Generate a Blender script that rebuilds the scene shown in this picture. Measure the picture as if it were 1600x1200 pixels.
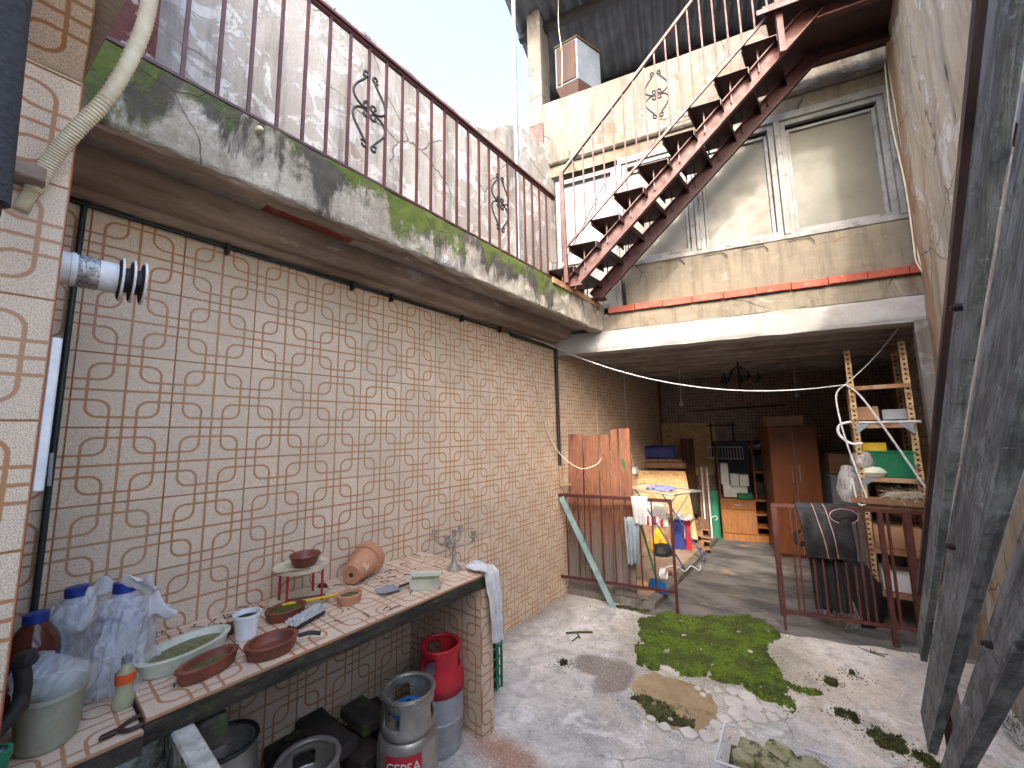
import bpy, math, random
from mathutils import Vector, Matrix, noise
random.seed(11)
for o in list(bpy.data.objects): bpy.data.objects.remove(o)
scene = bpy.context.scene
COL = scene.collection
V = Vector
R = math.radians

# ------------------------------------------------------------------ camera
yaw, pitch, roll = R(38.728), R(7.056), R(-1.042)
cf = V((-math.sin(yaw)*math.cos(pitch), math.cos(yaw)*math.cos(pitch), math.sin(pitch)))
cr0 = V((math.cos(yaw), math.sin(yaw), 0)); cu0 = cr0.cross(cf)
cr = cr0*math.cos(roll) + cu0*math.sin(roll); cu = cu0*math.cos(roll) - cr0*math.sin(roll)
cam_d = bpy.data.cameras.new('camera'); cam = bpy.data.objects.new('camera', cam_d); COL.objects.link(cam)
cam.matrix_world = Matrix(((cr.x, cu.x, -cf.x, 0), (cr.y, cu.y, -cf.y, 0), (cr.z, cu.z, -cf.z, 1.65), (0, 0, 0, 1)))
cam_d.sensor_width = 36; cam_d.lens = 36*610/1600; cam_d.clip_start = 0.02; cam_d.clip_end = 500
scene.camera = cam

# ------------------------------------------------------------------ sky, sun, exposure
SUN = V((-0.303, 0.954, -0.72)).normalized()          # the way the sunlight travels
world = bpy.data.worlds.new('World'); scene.world = world; world.use_nodes = True
wn = world.node_tree; wn.nodes.clear()
sky = wn.nodes.new('ShaderNodeTexSky'); sky.sky_type = 'NISHITA'; sky.sun_disc = False
sky.sun_elevation = math.asin(-SUN.z); sky.sun_rotation = math.atan2(-SUN.x, -SUN.y)
sky.air_density = 1.0; sky.dust_density = 4.2; sky.ozone_density = 1.0
bg = wn.nodes.new('ShaderNodeBackground'); bg.inputs['Strength'].default_value = 0.15
wo = wn.nodes.new('ShaderNodeOutputWorld')
wn.links.new(sky.outputs[0], bg.inputs[0]); wn.links.new(bg.outputs[0], wo.inputs[0])
sl = bpy.data.lights.new('sun', 'SUN'); sl.energy = 0.5; sl.angle = R(2.5); sl.color = (1.0, 0.94, 0.86)
so = bpy.data.objects.new('sun', sl); COL.objects.link(so); so.location = (3, -8, 9)
so.rotation_euler = SUN.to_track_quat('-Z', 'Y').to_euler()
scene.view_settings.view_transform = 'Standard'; scene.view_settings.look = 'None'
scene.view_settings.exposure = 2.92; scene.view_settings.gamma = 1.0
scene.view_settings.use_curve_mapping = False

# ------------------------------------------------------------------ helpers
def lin(c):
    return tuple(((x/255)/12.92 if x/255 <= .04045 else ((x/255+.055)/1.055)**2.4) for x in c) + (1.0,)

class NT:
    def __init__(s, name):
        s.m = bpy.data.materials.new(name); s.m.use_nodes = True; s.t = s.m.node_tree
        s.b = s.t.nodes['Principled BSDF']; s.out = s.t.nodes['Material Output']
    def n(s, typ, props=None, **ins):
        nd = s.t.nodes.new(typ)
        for k, v in (props or {}).items(): setattr(nd, k, v)
        for k, v in ins.items():
            s.put(nd, k, v)
        return nd
    def put(s, nd, k, v):
        key = int(k[1:]) if k[0] == 'i' and k[1:].isdigit() else k.replace('_', ' ')
        if isinstance(v, bpy.types.NodeSocket): s.t.links.new(v, nd.inputs[key])
        else: nd.inputs[key].default_value = v
    def math(s, op, a, b=0.0, c=0.0, clamp=False):
        nd = s.t.nodes.new('ShaderNodeMath'); nd.operation = op; nd.use_clamp = clamp
        for i, v in enumerate((a, b, c)):
            if isinstance(v, bpy.types.NodeSocket): s.t.links.new(v, nd.inputs[i])
            else: nd.inputs[i].default_value = v
        return nd.outputs[0]
    def pos(s, kind='Object'):
        if kind == 'World': return s.n('ShaderNodeNewGeometry').outputs['Position']
        return s.n('ShaderNodeTexCoord').outputs[kind]
    def mapv(s, vec, scale=(1, 1, 1), loc=(0, 0, 0)):
        return s.n('ShaderNodeMapping', Vector=vec, Scale=scale, Location=loc).outputs[0]
    def noise(s, vec, scale, detail=4, rough=.6, dist=0.0):
        return s.n('ShaderNodeTexNoise', Vector=vec, Scale=scale, Detail=detail, Roughness=rough, Distortion=dist).outputs[0]
    def ramp(s, fac, a, b, lo=0.0, hi=1.0):
        return s.n('ShaderNodeMapRange', Value=fac, From_Min=a, From_Max=b, To_Min=lo, To_Max=hi).outputs[0]
    def mix(s, fac, a, b):
        nd = s.t.nodes.new('ShaderNodeMix'); nd.data_type = 'RGBA'
        for k, v in ((0, fac), (6, a), (7, b)):
            if isinstance(v, bpy.types.NodeSocket): s.t.links.new(v, nd.inputs[k])
            elif k: nd.inputs[k].default_value = v if len(v) == 4 else lin(v)
            else: nd.inputs[k].default_value = v
        return nd.outputs[2]
    def bump(s, h, strength=.3, dist=.01):
        b = s.n('ShaderNodeBump', Height=h, Strength=strength, Distance=dist)
        s.t.links.new(b.outputs[0], s.b.inputs['Normal'])
    def done(s, col, rough=.7, metal=0.0, **kw):
        s.put(s.b, 'Base Color', col if isinstance(col, bpy.types.NodeSocket) else (col if len(col) == 4 else lin(col)))
        s.put(s.b, 'Roughness', rough); s.put(s.b, 'Metallic', metal)
        for k, v in kw.items(): s.put(s.b, k, v)
        return s.m

def pm(name, c1, c2=None, rough=.7, metal=0.0, sc=6, bump=.25, bsc=60, bdist=.004, stretch=(1, 1, 1), lo=.38, hi=.62,
       c3=None, sc3=25, lo3=.58, hi3=.66, coord='Object', **kw):
    """two-tone noisy surface, optional third tone in patches, fine relief"""
    t = NT(name); p = t.mapv(t.pos(coord), stretch)
    c2 = c2 or tuple(max(0, x*.8) for x in c1)
    col = t.mix(t.ramp(t.noise(p, sc, 6, .65), lo, hi), c1, c2)
    if c3: col = t.mix(t.ramp(t.noise(p, sc3, 5, .7), lo3, hi3), col, c3)
    fine = t.noise(p, bsc, 4, .7)
    col = t.mix(t.ramp(fine, .35, .75, 0, .22), col, tuple(x*.55 for x in c1))
    t.bump(fine, bump, bdist)
    r = t.ramp(t.noise(p, sc*2, 3), .3, .7, max(0.05, rough-.1), min(1, rough+.1))
    return t.done(col, r, metal, **kw)

class MB:
    """collects faces for ONE mesh"""
    def __init__(s): s.v = []; s.f = []; s.sm = []
    def add(s, vs, fs, smooth=False):
        o = len(s.v); s.v += [tuple(x) for x in vs]
        for f in fs: s.f.append([i+o for i in f]); s.sm.append(smooth)
        return s
    def box(s, c, d, ax=None):
        c = V(c); ax = ax or (V((1, 0, 0)), V((0, 1, 0)), V((0, 0, 1))); vs = []
        for z in (-.5, .5):
            for x, y in ((-.5, -.5), (.5, -.5), (.5, .5), (-.5, .5)):
                vs.append(c + ax[0]*(x*d[0]) + ax[1]*(y*d[1]) + ax[2]*(z*d[2]))
        return s.add(vs, [(0, 3, 2, 1), (4, 5, 6, 7), (0, 1, 5, 4), (1, 2, 6, 5), (2, 3, 7, 6), (3, 0, 4, 7)])
    def span(s, a, b):
        a, b = V(a), V(b); return s.box((a+b)/2, [abs(b[i]-a[i]) for i in range(3)])
    def bar(s, p0, p1, w, h, up=(0, 0, 1)):
        p0, p1 = V(p0), V(p1); d = (p1-p0); l = d.length; d.normalize(); up = V(up)
        x = d.cross(up)
        if x.length < 1e-4: x = d.cross(V((1, 0, 0)))
        x.normalize(); y = x.cross(d)
        return s.box((p0+p1)/2, (w, l, h), (x, d, y))
    def hexa(s, b, t):   # 4 bottom points, 4 top points
        return s.add(list(b)+list(t), [(0, 3, 2, 1), (4, 5, 6, 7), (0, 1, 5, 4), (1, 2, 6, 5), (2, 3, 7, 6), (3, 0, 4, 7)])
    def tube(s, pts, r, n=8, cap=True, closed=False):
        pts = [V(p) for p in pts]; m = len(pts); rr = r if isinstance(r, (list, tuple)) else [r]*m
        d0 = (pts[1]-pts[0]).normalized(); x = d0.cross(V((0, 0, 1)))
        if x.length < 1e-3: x = d0.cross(V((1, 0, 0)))
        x.normalize(); vs = []
        for i, p in enumerate(pts):
            if closed: d = pts[(i+1) % m]-pts[i-1]
            else: d = pts[min(i+1, m-1)]-pts[max(i-1, 0)]
            d.normalize(); x = (x - d*x.dot(d)); x.normalize(); y = d.cross(x)
            for k in range(n):
                a = 2*math.pi*k/n; vs.append(p + x*(math.cos(a)*rr[i]) + y*(math.sin(a)*rr[i]))
        fs = []
        for i in range(m if closed else m-1):
            j = (i+1) % m
            for k in range(n): fs.append((i*n+k, i*n+(k+1) % n, j*n+(k+1) % n, j*n+k))
        s.add(vs, fs, n > 4)
        if cap and not closed: s.add(vs[:n], [tuple(range(n))[::-1]]); s.add(vs[-n:], [tuple(range(n))])
        return s
    def lathe(s, prof, c=(0, 0, 0), n=24, ex=(1, 1), ax=None, jit=0, seed=0, smooth=True):
        c = V(c); ax = ax or (V((1, 0, 0)), V((0, 1, 0)), V((0, 0, 1))); vs = []; fs = []
        for i, (r, z) in enumerate(prof):
            for k in range(n):
                a = 2*math.pi*k/n; q = r
                if jit: q = r*(1+jit*noise.noise(V((math.cos(a)*2+seed, math.sin(a)*2, z*14))))
                vs.append(c + ax[0]*(math.cos(a)*q*ex[0]) + ax[1]*(math.sin(a)*q*ex[1]) + ax[2]*z)
        for i in range(len(prof)-1):
            for k in range(n): fs.append((i*n+k, i*n+(k+1) % n, (i+1)*n+(k+1) % n, (i+1)*n+k))
        s.add(vs, fs, smooth)
        return s
    def patch(s, fn, nu, nv, smooth=True):
        vs = [fn(i/nu, j/nv) for i in range(nu+1) for j in range(nv+1)]
        fs = [(i*(nv+1)+j, (i+1)*(nv+1)+j, (i+1)*(nv+1)+j+1, i*(nv+1)+j+1) for i in range(nu) for j in range(nv)]
        return s.add(vs, fs, smooth)
    def poly(s, pts, z0, z1):     # a flat slab with an outline (x, y)
        n = len(pts)
        vs = [V((p[0], p[1], z0)) for p in pts] + [V((p[0], p[1], z1)) for p in pts]
        return s.add(vs, [tuple(range(n, 2*n))] + [(i, (i+1) % n, n+(i+1) % n, n+i) for i in range(n)])
    def mesh(s, name):
        me = bpy.data.meshes.new(name); me.from_pydata(s.v, [], s.f); me.polygons.foreach_set('use_smooth', s.sm); me.update()
        if any(s.sm): me.set_sharp_from_angle(angle=R(42))
        return me
    def build(s, name, mat, parent=None, bevel=0, solid=0, sub=0):
        o = bpy.data.objects.new(name, s.mesh(name)); COL.objects.link(o)
        if mat: o.data.materials.append(mat)
        hook(o, parent)
        if solid: md = o.modifiers.new('thickness', 'SOLIDIFY'); md.thickness = solid; md.offset = 0
        if sub: md = o.modifiers.new('smooth', 'SUBSURF'); md.levels = md.render_levels = sub
        if bevel: md = o.modifiers.new('bevel', 'BEVEL'); md.width = bevel; md.segments = 1; md.limit_method = 'ANGLE'
        return o

def hook(o, parent):
    if parent is not None:
        o.parent = parent
        w = Matrix.Identity(4); q = parent
        if q.parent is None: w = Matrix.Translation(q.location)
        o.matrix_parent_inverse = w.inverted()

def tag(o, label, cat, group=None, kind=None):
    if label: o['label'] = label
    if cat: o['category'] = cat
    if group: o['group'] = group
    if kind: o['kind'] = kind
    return o
def thing(name, label, cat, loc=(0, 0, 0), group=None):
    o = bpy.data.objects.new(name, None); COL.objects.link(o); o.location = loc; o.empty_display_size = .1
    return tag(o, label, cat, group)
def structure(o): o['kind'] = 'structure'; return o
def one(mb, name, mat, label, cat, group=None, kind=None, **k): return tag(mb.build(name, mat, **k), label, cat, group, kind)
def catenary(a, b, sag, n=20):
    a, b = V(a), V(b); return [a.lerp(b, i/n) - V((0, 0, sag*4*(i/n)*(1-i/n))) for i in range(n+1)]
def spline(pts, n=6):
    pts = [V(p) for p in pts]; out = []
    for i in range(len(pts)-1):
        p0, p1, p2, p3 = pts[max(i-1, 0)], pts[i], pts[i+1], pts[min(i+2, len(pts)-1)]
        for k in range(n):
            t = k/n; out.append(.5*((2*p1)+(p2-p0)*t+(2*p0-5*p1+4*p2-p3)*t*t+(3*p1-p0-3*p2+p3)*t**3))
    out.append(pts[-1]); return out

# frame of the back wall: s along it, w towards the viewer, z up
TH = R(15.9); TA = V((math.cos(TH), math.sin(TH), 0)); NA = V((math.sin(TH), -math.cos(TH), 0)); A0 = V((-2.24, 3.53, 0)); UZ = V((0, 0, 1))
def G(s, w, z): return A0 + TA*s + NA*w + UZ*z
WAX = (TA, NA, UZ)
def gbox(mb, s0, s1, w0, w1, z0, z1): return mb.box(G((s0+s1)/2, (w0+w1)/2, (z0+z1)/2), (abs(s1-s0), abs(w1-w0), abs(z1-z0)), WAX)

# ------------------------------------------------------------------ materials
T = 0.2965
def tile_material(name, base, spec, line, dirt):
    t = NT(name); x = t.n('ShaderNodeSeparateXYZ', Vector=t.pos())
    u = t.math('ABSOLUTE', t.math('DIVIDE', x.outputs[0], T)); v = t.math('ABSOLUTE', t.math('DIVIDE', x.outputs[1], T))
    def rbox(a, b, h=.362, r=.13):
        qx = t.math('SUBTRACT', a, h-r); qy = t.math('SUBTRACT', b, h-r)
        mx = t.math('MAXIMUM', qx, 0); my = t.math('MAXIMUM', qy, 0)
        ln = t.math('SQRT', t.math('ADD', t.math('MULTIPLY', mx, mx), t.math('MULTIPLY', my, my)))
        ins = t.math('MINIMUM', t.math('MAXIMUM', qx, qy), 0)
        return t.math('ABSOLUTE', t.math('SUBTRACT', t.math('ADD', ln, ins), r))
    uc = t.math('SUBTRACT', .5, u); vc = t.math('SUBTRACT', .5, v)
    d = t.math('MINIMUM', rbox(u, v), rbox(uc, vc))
    d = t.math('MINIMUM', d, t.math('MINIMUM', u, v))
    d = t.math('MINIMUM', d, t.math('MINIMUM', t.math('ADD', uc, .004), t.math('ADD', vc, .004)))
    rnd = t.n('ShaderNodeObjectInfo').outputs['Random']
    wp = t.pos('World')
    wob = t.math('MULTIPLY', t.math('SUBTRACT', t.noise(wp, 90, 3), .5), .012)
    mask = t.ramp(t.math('ADD', d, wob), .0118, .0185, 1, 0)
    sp = t.noise(wp, 330, 2, .8)
    col = t.mix(t.ramp(sp, .42, .62), base, spec)
    col = t.mix(t.ramp(t.noise(wp, 420, 1, .5), .56, .66, 0, .85), col, tuple(c*.62 for c in base))
    lc = t.mix(t.noise(wp, 160, 3), line, tuple(c*.84 for c in line))
    col = t.mix(mask, col, lc)
    col = t.mix(t.math('MULTIPLY', rnd, .28), col, tuple(c*.7 for c in base))
    dn = t.noise(wp, 2.6, 6, .68)
    col = t.mix(t.ramp(dn, .5, .78, 0, .35), col, dirt)
    t.bump(t.math('ADD', t.math('MULTIPLY', mask, -.6), t.math('MULTIPLY', sp, .25)), .35, .0015)
    return t.done(col, t.ramp(sp, .3, .7, .42, .6))
M = {}
M['tile'] = tile_material('glazed_wall_tile', (228, 207, 182), (188, 165, 142), (180, 124, 74), (166, 140, 114))
M['tile_top'] = tile_material('worn_counter_tile', (230, 208, 184), (206, 182, 158), (182, 126, 80), (142, 120, 98))
M['tile_dim'] = tile_material('shade_darkened_tile', (168, 140, 114), (146, 118, 94), (96, 62, 40), (92, 74, 60))  # darker copy of the wall tile, the room's shade put into its colour
M['grout'] = pm('old_grout', (150, 118, 90), (120, 94, 72), .9, sc=14)
def plaster(name, cols, sc=1.2, stain=(110, 100, 88), stretch=(1, 1, .45), peel=.55, bump=.5, orange=False):
    t = NT(name); p = t.pos('World'); ps = t.mapv(p, stretch)
    n1 = t.noise(ps, sc*1.6, 8, .66, .6); n2 = t.noise(p, sc*3.4, 8, .7, 1.2); n3 = t.noise(t.mapv(p, (3, 3, .35)), sc*2.2, 6, .7)
    col = t.mix(t.ramp(n1, .4, .6), cols[0], cols[1])
    pe = t.ramp(n2, peel, peel+.025); col = t.mix(pe, col, cols[2])
    if len(cols) > 3: col = t.mix(t.ramp(t.noise(p, sc*2.1, 6, .7, .4), .6, .66), col, cols[3])
    col = t.mix(t.ramp(n3, .48, .70, 0, .8), col, stain)
    if orange:
        xz = t.n('ShaderNodeSeparateXYZ', Vector=p); wv = t.math('ADD', xz.outputs[1], t.math('MULTIPLY', t.noise(t.mapv(p, (2, 2, .6)), 2.2, 5), .5))
        col = t.mix(t.math('MULTIPLY', t.ramp(wv, 4.28, 4.42), t.ramp(n1, .3, .6, .25, .75)), col, (144, 102, 64))
    vr = t.n('ShaderNodeTexVoronoi', {'feature': 'DISTANCE_TO_EDGE'}, Vector=t.n('ShaderNodeVectorMath', {'operation': 'ADD'}, i0=p, i1=t.n('ShaderNodeVectorMath', {'operation': 'SCALE'}, i0=t.n('ShaderNodeTexNoise', Vector=p, Scale=5.0, Detail=4.0).outputs[1], Scale=.14).outputs[0]).outputs[0], Scale=1.7)
    cr_ = t.math('MULTIPLY', t.ramp(vr.outputs[0], .004, .012, 1, 0), t.ramp(t.noise(p, 1.9, 2), .5, .56))
    col = t.mix(t.math('MULTIPLY', cr_, .7), col, tuple(c*.45 for c in stain))
    fine = t.noise(p, 70, 5, .75)
    col = t.mix(t.ramp(fine, .45, .8, 0, .3), col, stain)
    h = t.math('ADD', t.math('MULTIPLY', pe, .6), t.math('ADD', t.math('MULTIPLY', fine, .35), t.math('MULTIPLY', cr_, -.8)))
    h = t.math('ADD', h, t.math('MULTIPLY', t.noise(p, 12, 5, .6), .8))
    t.bump(h, bump, .012)
    return t.done(col, .9)
M['plaster_terrace'] = plaster('peeling_terrace_plaster', [(138, 132, 124), (150, 146, 141), (172, 171, 169), (128, 112, 92)], 1.3, (82, 78, 74), peel=.53)
M['plaster_cream'] = plaster('cream_limewash', [(116, 111, 103), (104, 97, 87), (130, 127, 122), (96, 84, 68)], 1.5, (68, 61, 53), peel=.56)
M['plaster_right'] = plaster('stained_side_plaster', [(184, 172, 152), (168, 152, 128), (198, 192, 182), (154, 118, 82)], 1.0, (116, 103, 88), peel=.57, orange=True)
M['plaster_ochre'] = plaster('ochre_sill_plaster', [(120, 111, 95), (107, 100, 88), (128, 122, 110), (104, 84, 60)], 1.7, (76, 68, 57), stretch=(.5, .5, 1.6), peel=.6)
M['white_beam'] = pm('chalky_white_paint', (166, 165, 163), (148, 145, 140), .85, sc=3, bsc=45, bump=.3, c3=(134, 125, 113), sc3=5, lo3=.64, hi3=.74, coord='World')
M['joist'] = pm('beige_ceiling_joist', (172, 160, 148), (132, 122, 112), .95, sc=3, bsc=38, bump=.5, coord='World')  # brownish beige in two noise tones
M['tarnish'] = pm('tarnished_silver_plate', (176, 170, 152), (140, 134, 118), .5, .45, sc=30)
M['pale_denim'] = pm('pale_grey_blue_cloth', (160, 172, 178), (136, 150, 158), .95, sc=12, bump=.5)
M['bucket'] = pm('grimy_milky_bucket', (160, 162, 142), (140, 142, 120), .45, sc=5, bump=.1, c3=(120, 122, 92), sc3=4, lo3=.5, hi3=.75)
M['soffit'] = pm('grimy_concrete_soffit', (186, 175, 164), (144, 134, 124), .95, sc=2.4, bsc=38, bump=.6, bdist=.012, c3=(104, 92, 84), sc3=4, lo3=.58, hi3=.68, coord='World')
M['mould_beam'] = pm('flaking_moulding', (164, 146, 130), (122, 104, 90), .95, sc=3.2, bsc=34, bump=.7, bdist=.012, stretch=(1, .4, 1), c3=(176, 164, 152), sc3=9, lo3=.62, hi3=.68, coord='World')
def fascia_material():
    t = NT('mossy_fascia_concrete'); p = t.pos('World'); pz = t.mapv(p, (1, 1, .5))
    col = t.mix(t.ramp(t.noise(p, 3, 7, .68, .5), .4, .62), (166, 159, 145), (142, 134, 119))
    col = t.mix(t.ramp(t.noise(p, 4.4, 6, .7, .8), .58, .61), col, (182, 178, 171))
    col = t.mix(t.ramp(t.noise(t.mapv(p, (1, 1, 1), (3, 7, 2)), 2.2, 5, .6), .66, .7, 0, .6), col, (168, 130, 128))
    z = t.n('ShaderNodeSeparateXYZ', Vector=p); 
    top = t.ramp(z.outputs[2], 2.66, 2.97, -.15, .20)
    fade = t.ramp(z.outputs[1], 1.9, 3.4, .02, -.16)
    big = t.noise(t.mapv(p, (1, 1, .3)), 2.9, 3, .6)
    drip = t.math('MULTIPLY', t.math('SUBTRACT', t.noise(t.mapv(p, (1, 1, .07)), 13, 4, .6), .5), .55)
    k = t.math('ADD', t.math('ADD', t.math('ADD', t.noise(pz, 4.6, 8, .74, .6), drip), t.math('MULTIPLY', t.math('SUBTRACT', big, .5), .9)), t.math('ADD', top, fade))
    blk = t.ramp(k, .46, .56); col = t.mix(t.math('MULTIPLY', blk, .93), col, (52, 50, 44))
    k2 = t.math('ADD', t.math('ADD', t.noise(t.mapv(p, (1, 1, .6), (9, 4, 1)), 5.2, 7, .7, .4), t.math('MULTIPLY', t.math('SUBTRACT', t.noise(t.mapv(p, (1, 1, .3), (9, 4, 1)), 2.4, 2), .5), .9)), t.math('ADD', top, fade))
    grn = t.ramp(k2, .52, .62); col = t.mix(grn, col, t.mix(t.noise(p, 40, 3), (92, 108, 26), (56, 70, 20)))
    vr = t.n('ShaderNodeTexVoronoi', {'feature': 'DISTANCE_TO_EDGE'}, Vector=t.n('ShaderNodeVectorMath', {'operation': 'ADD'}, i0=p, i1=t.n('ShaderNodeVectorMath', {'operation': 'SCALE'}, i0=t.n('ShaderNodeTexNoise', Vector=p, Scale=4.0, Detail=5.0).outputs[1], Scale=.14).outputs[0]).outputs[0], Scale=2.6)
    cr_ = t.math('MULTIPLY', t.ramp(vr.outputs[0], .002, .006, 1, 0), t.ramp(t.noise(p, 2.3, 2), .47, .52))
    col = t.mix(t.math('MULTIPLY', cr_, .8), col, (46, 40, 34))
    fine = t.noise(p, 85, 5, .78); col = t.mix(t.ramp(t.noise(t.mapv(p, (1, 1, .45)), 17, 7, .78, .5), .48, .66, 0, .6), col, (88, 80, 66)); col = t.mix(t.ramp(fine, .45, .7, 0, .45), col, (84, 76, 64))
    h = t.math('ADD', t.math('MULTIPLY', fine, .5), t.math('ADD', t.math('MULTIPLY', grn, .8), t.math('MULTIPLY', cr_, -1)))
    t.bump(t.math('ADD', h, t.math('MULTIPLY', t.noise(p, 14, 5), .9)), .7, .012)
    return t.done(col, .95)
M['fascia'] = fascia_material()
M['red_paint'] = pm('rust_red_railing_paint', (80, 38, 33), (62, 29, 26), .5, sc=9, bsc=80, bump=.25, c3=(74, 40, 34), sc3=30, lo3=.6, hi3=.68, coord='World')
M['red_faded'] = pm('sun_faded_red_paint', (88, 45, 38), (70, 36, 31), .6, sc=8, bsc=80, bump=.25, c3=(112, 62, 50), sc3=26, lo3=.6, hi3=.68, coord='World')
M['rust_dark'] = pm('dark_rusty_sheet', (58, 32, 28), (44, 26, 24), .55, sc=6, bsc=60, coord='World')
M['black_iron'] = pm('black_wrought_iron', (20, 17, 17), (13, 12, 13), .5, sc=30)
M['galv'] = pm('galvanised_steel', (176, 184, 190), (150, 158, 166), .38, .7, sc=18, bump=.1)
M['steel'] = pm('brushed_aluminium_shell', (186, 182, 172), (156, 150, 140), .34, .75, sc=7, bump=.12, c3=(120, 110, 98), sc3=18, lo3=.62, hi3=.74)
M['grey_shell'] = pm('grey_painted_steel', (160, 162, 166), (138, 140, 144), .5, .2, sc=8, c3=(110, 90, 74), sc3=20, lo3=.66, hi3=.74)
M['red_plastic'] = pm('scuffed_red_plastic', (186, 36, 48), (160, 28, 40), .45, sc=12, bump=.15)
M['white_pvc'] = pm('white_plastic', (226, 228, 230), (210, 212, 214), .4, sc=10, bump=.08)
M['white_frame'] = pm('painted_window_frame', (130, 130, 129), (112, 111, 108), .6, sc=6, bump=.2, c3=(76, 69, 60), sc3=13, lo3=.56, hi3=.68, coord='World')
M['green_pipe'] = pm('dark_green_pipe', (24, 44, 42), (16, 28, 28), .5, sc=10)
M['black_pipe'] = pm('black_rubber_pipe', (22, 24, 25), (34, 34, 34), .6, sc=12)
M['cream_hose'] = pm('cream_corrugated_hose', (214, 204, 178), (190, 178, 150), .55, sc=9, bump=.1)
M['foam'] = pm('dark_grey_foam', (70, 72, 76), (46, 48, 52), .95, sc=60, bump=.8, bsc=160, stretch=(1, 1, 4))
M['terracotta'] = pm('wet_terracotta', (128, 68, 48), (102, 52, 38), .5, sc=10, c3=(80, 44, 34), sc3=22)
M['terracotta_pale'] = pm('weathered_terracotta_pot', (190, 140, 106), (172, 116, 82), .8, sc=7, c3=(206, 176, 146), sc3=14)
M['clear_white'] = pm('milky_plastic', (206, 208, 190), (186, 188, 168), .4, sc=7, bump=.1, c3=(150, 154, 124), sc3=5, lo3=.55, hi3=.7)
M['algae'] = pm('algae_scum_water', (112, 112, 66), (82, 86, 44), .25, sc=24, lo=.45, hi=.55)
M['duckweed'] = pm('green_water_surface', (52, 64, 24), (72, 84, 34), .3, sc=60)
M['blue_cap'] = pm('blue_plastic', (34, 58, 140), (28, 48, 120), .4, sc=20, bump=.05)
M['cloth_white'] = pm('off_white_cloth', (216, 214, 212), (190, 188, 188), .95, sc=14, bump=.4, bsc=200, bdist=.002)
M['wood_plank'] = None
def wood(name, c1, c2, grey, axis_scale=(14, 14, 1.2), zgrey=None, rough=.75):
    t = NT(name); p = t.pos('World'); rnd = t.n('ShaderNodeObjectInfo').outputs['Random']
    q = t.n('ShaderNodeVectorMath', {'operation': 'ADD'}, i0=p, i1=t.n('ShaderNodeCombineXYZ', X=t.math('MULTIPLY', rnd, 9.0), Y=t.math('MULTIPLY', rnd, 5.0)).outputs[0]).outputs[0]
    g = t.noise(t.mapv(q, axis_scale), 1.6, 7, .65, 1.3); g2 = t.noise(t.mapv(q, tuple(a*5 for a in axis_scale)), 1.5, 4, .6)
    col = t.mix(t.ramp(g, .35, .65), c1, c2); col = t.mix(t.ramp(g2, .45, .7, 0, .45), col, tuple(c*.5 for c in c2))
    if zgrey:
        z = t.n('ShaderNodeSeparateXYZ', Vector=p).outputs[2]
        k = t.ramp(t.math('ADD', z, t.math('MULTIPLY', t.noise(t.mapv(q, (9, 9, 1.5)), 1.4, 4), .7)), zgrey[0], zgrey[1], 1, 0)
        col = t.mix(k, col, t.mix(g, grey, tuple(c*.6 for c in grey)))
    t.bump(t.math('ADD', g, g2), .35, .004)
    return t.done(col, rough)
M['wood_dark'] = wood('dark_brown_board', (66, 38, 22), (46, 26, 15), None)
M['wood_plank'] = wood('orange_varnished_plank', (132, 82, 52), (88, 50, 32), (122, 110, 102), zgrey=(.75, 1.15))
M['wood_board'] = wood('bare_rough_board', (150, 112, 82), (112, 80, 58), None)
M['pallet'] = wood('pallet_wood', (160, 122, 90), (120, 88, 62), None, (2, 2, 14))
M['ply'] = wood('birch_plywood', (206, 168, 118), (192, 150, 100), None, (3, 3, 3))
M['mdf'] = wood('orange_wood_veneer', (126, 72, 36), (104, 56, 26), None, (8, 8, 1), rough=.45)
M['mdf_light'] = wood('honey_wood_veneer', (168, 112, 62), (146, 92, 48), None, (8, 8, 1), rough=.5)
def board_material():
    t = NT('weathered_grey_board'); p = t.pos('World')
    dot = lambda v: t.n('ShaderNodeVectorMath', {'operation': 'DOT_PRODUCT'}, i0=p, i1=v).outputs['Value']
    def q(a, b): return t.n('ShaderNodeCombineXYZ', X=t.math('MULTIPLY', dot((1, 0, 0)), a), Y=t.math('MULTIPLY', dot((0, .65347, .75695)), a), Z=t.math('MULTIPLY', dot((0, .75694, -.65347)), b)).outputs[0]
    g1 = t.noise(q(60, 3.5), 1.0, 6, .7, .6); g2 = t.noise(q(14, 5), 1.0, 7, .7, .9); g3 = t.noise(q(160, 9), 1.0, 4, .7); g4 = t.noise(p, 24, 6, .75, .5)
    col = t.mix(t.ramp(g2, .4, .6), (146, 150, 148), (98, 99, 97))
    col = t.mix(t.ramp(g4, .54, .64, 0, .7), col, (74, 71, 67))
    col = t.mix(t.ramp(t.noise(t.mapv(p, (1, 1, 1), (5, 1, 3)), 17, 6, .75, .8), .58, .66, 0, .7), col, (168, 178, 178))
    col = t.mix(t.ramp(g1, .5, .7, 0, .8), col, (52, 49, 46)); col = t.mix(t.ramp(g3, .5, .7, 0, .45), col, (40, 38, 36))
    t.bump(t.math('ADD', g1, t.math('ADD', t.math('MULTIPLY', g3, .5), g4)), .7, .006)
    return t.done(col, .85)
M['grey_board'] = board_material()
M['glass_frost'] = pm('dusty_frosted_glass', (100, 98, 88), (88, 86, 76), .5, sc=2.5, bump=.06, bsc=120, c3=(88, 85, 73), sc3=4, lo3=.6, hi3=.8, coord='World')
M['glass_blue'] = pm('painted_sky_door_glass', (96, 110, 124), (84, 96, 106), .15, sc=3, bump=.02, coord='World')  # sky reflection is put into the blue base colour
M['red_tile'] = pm('red_clay_sill_tile', (150, 72, 50), (132, 58, 40), .7, sc=5, c3=(164, 98, 74), sc3=14, coord='World')
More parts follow.
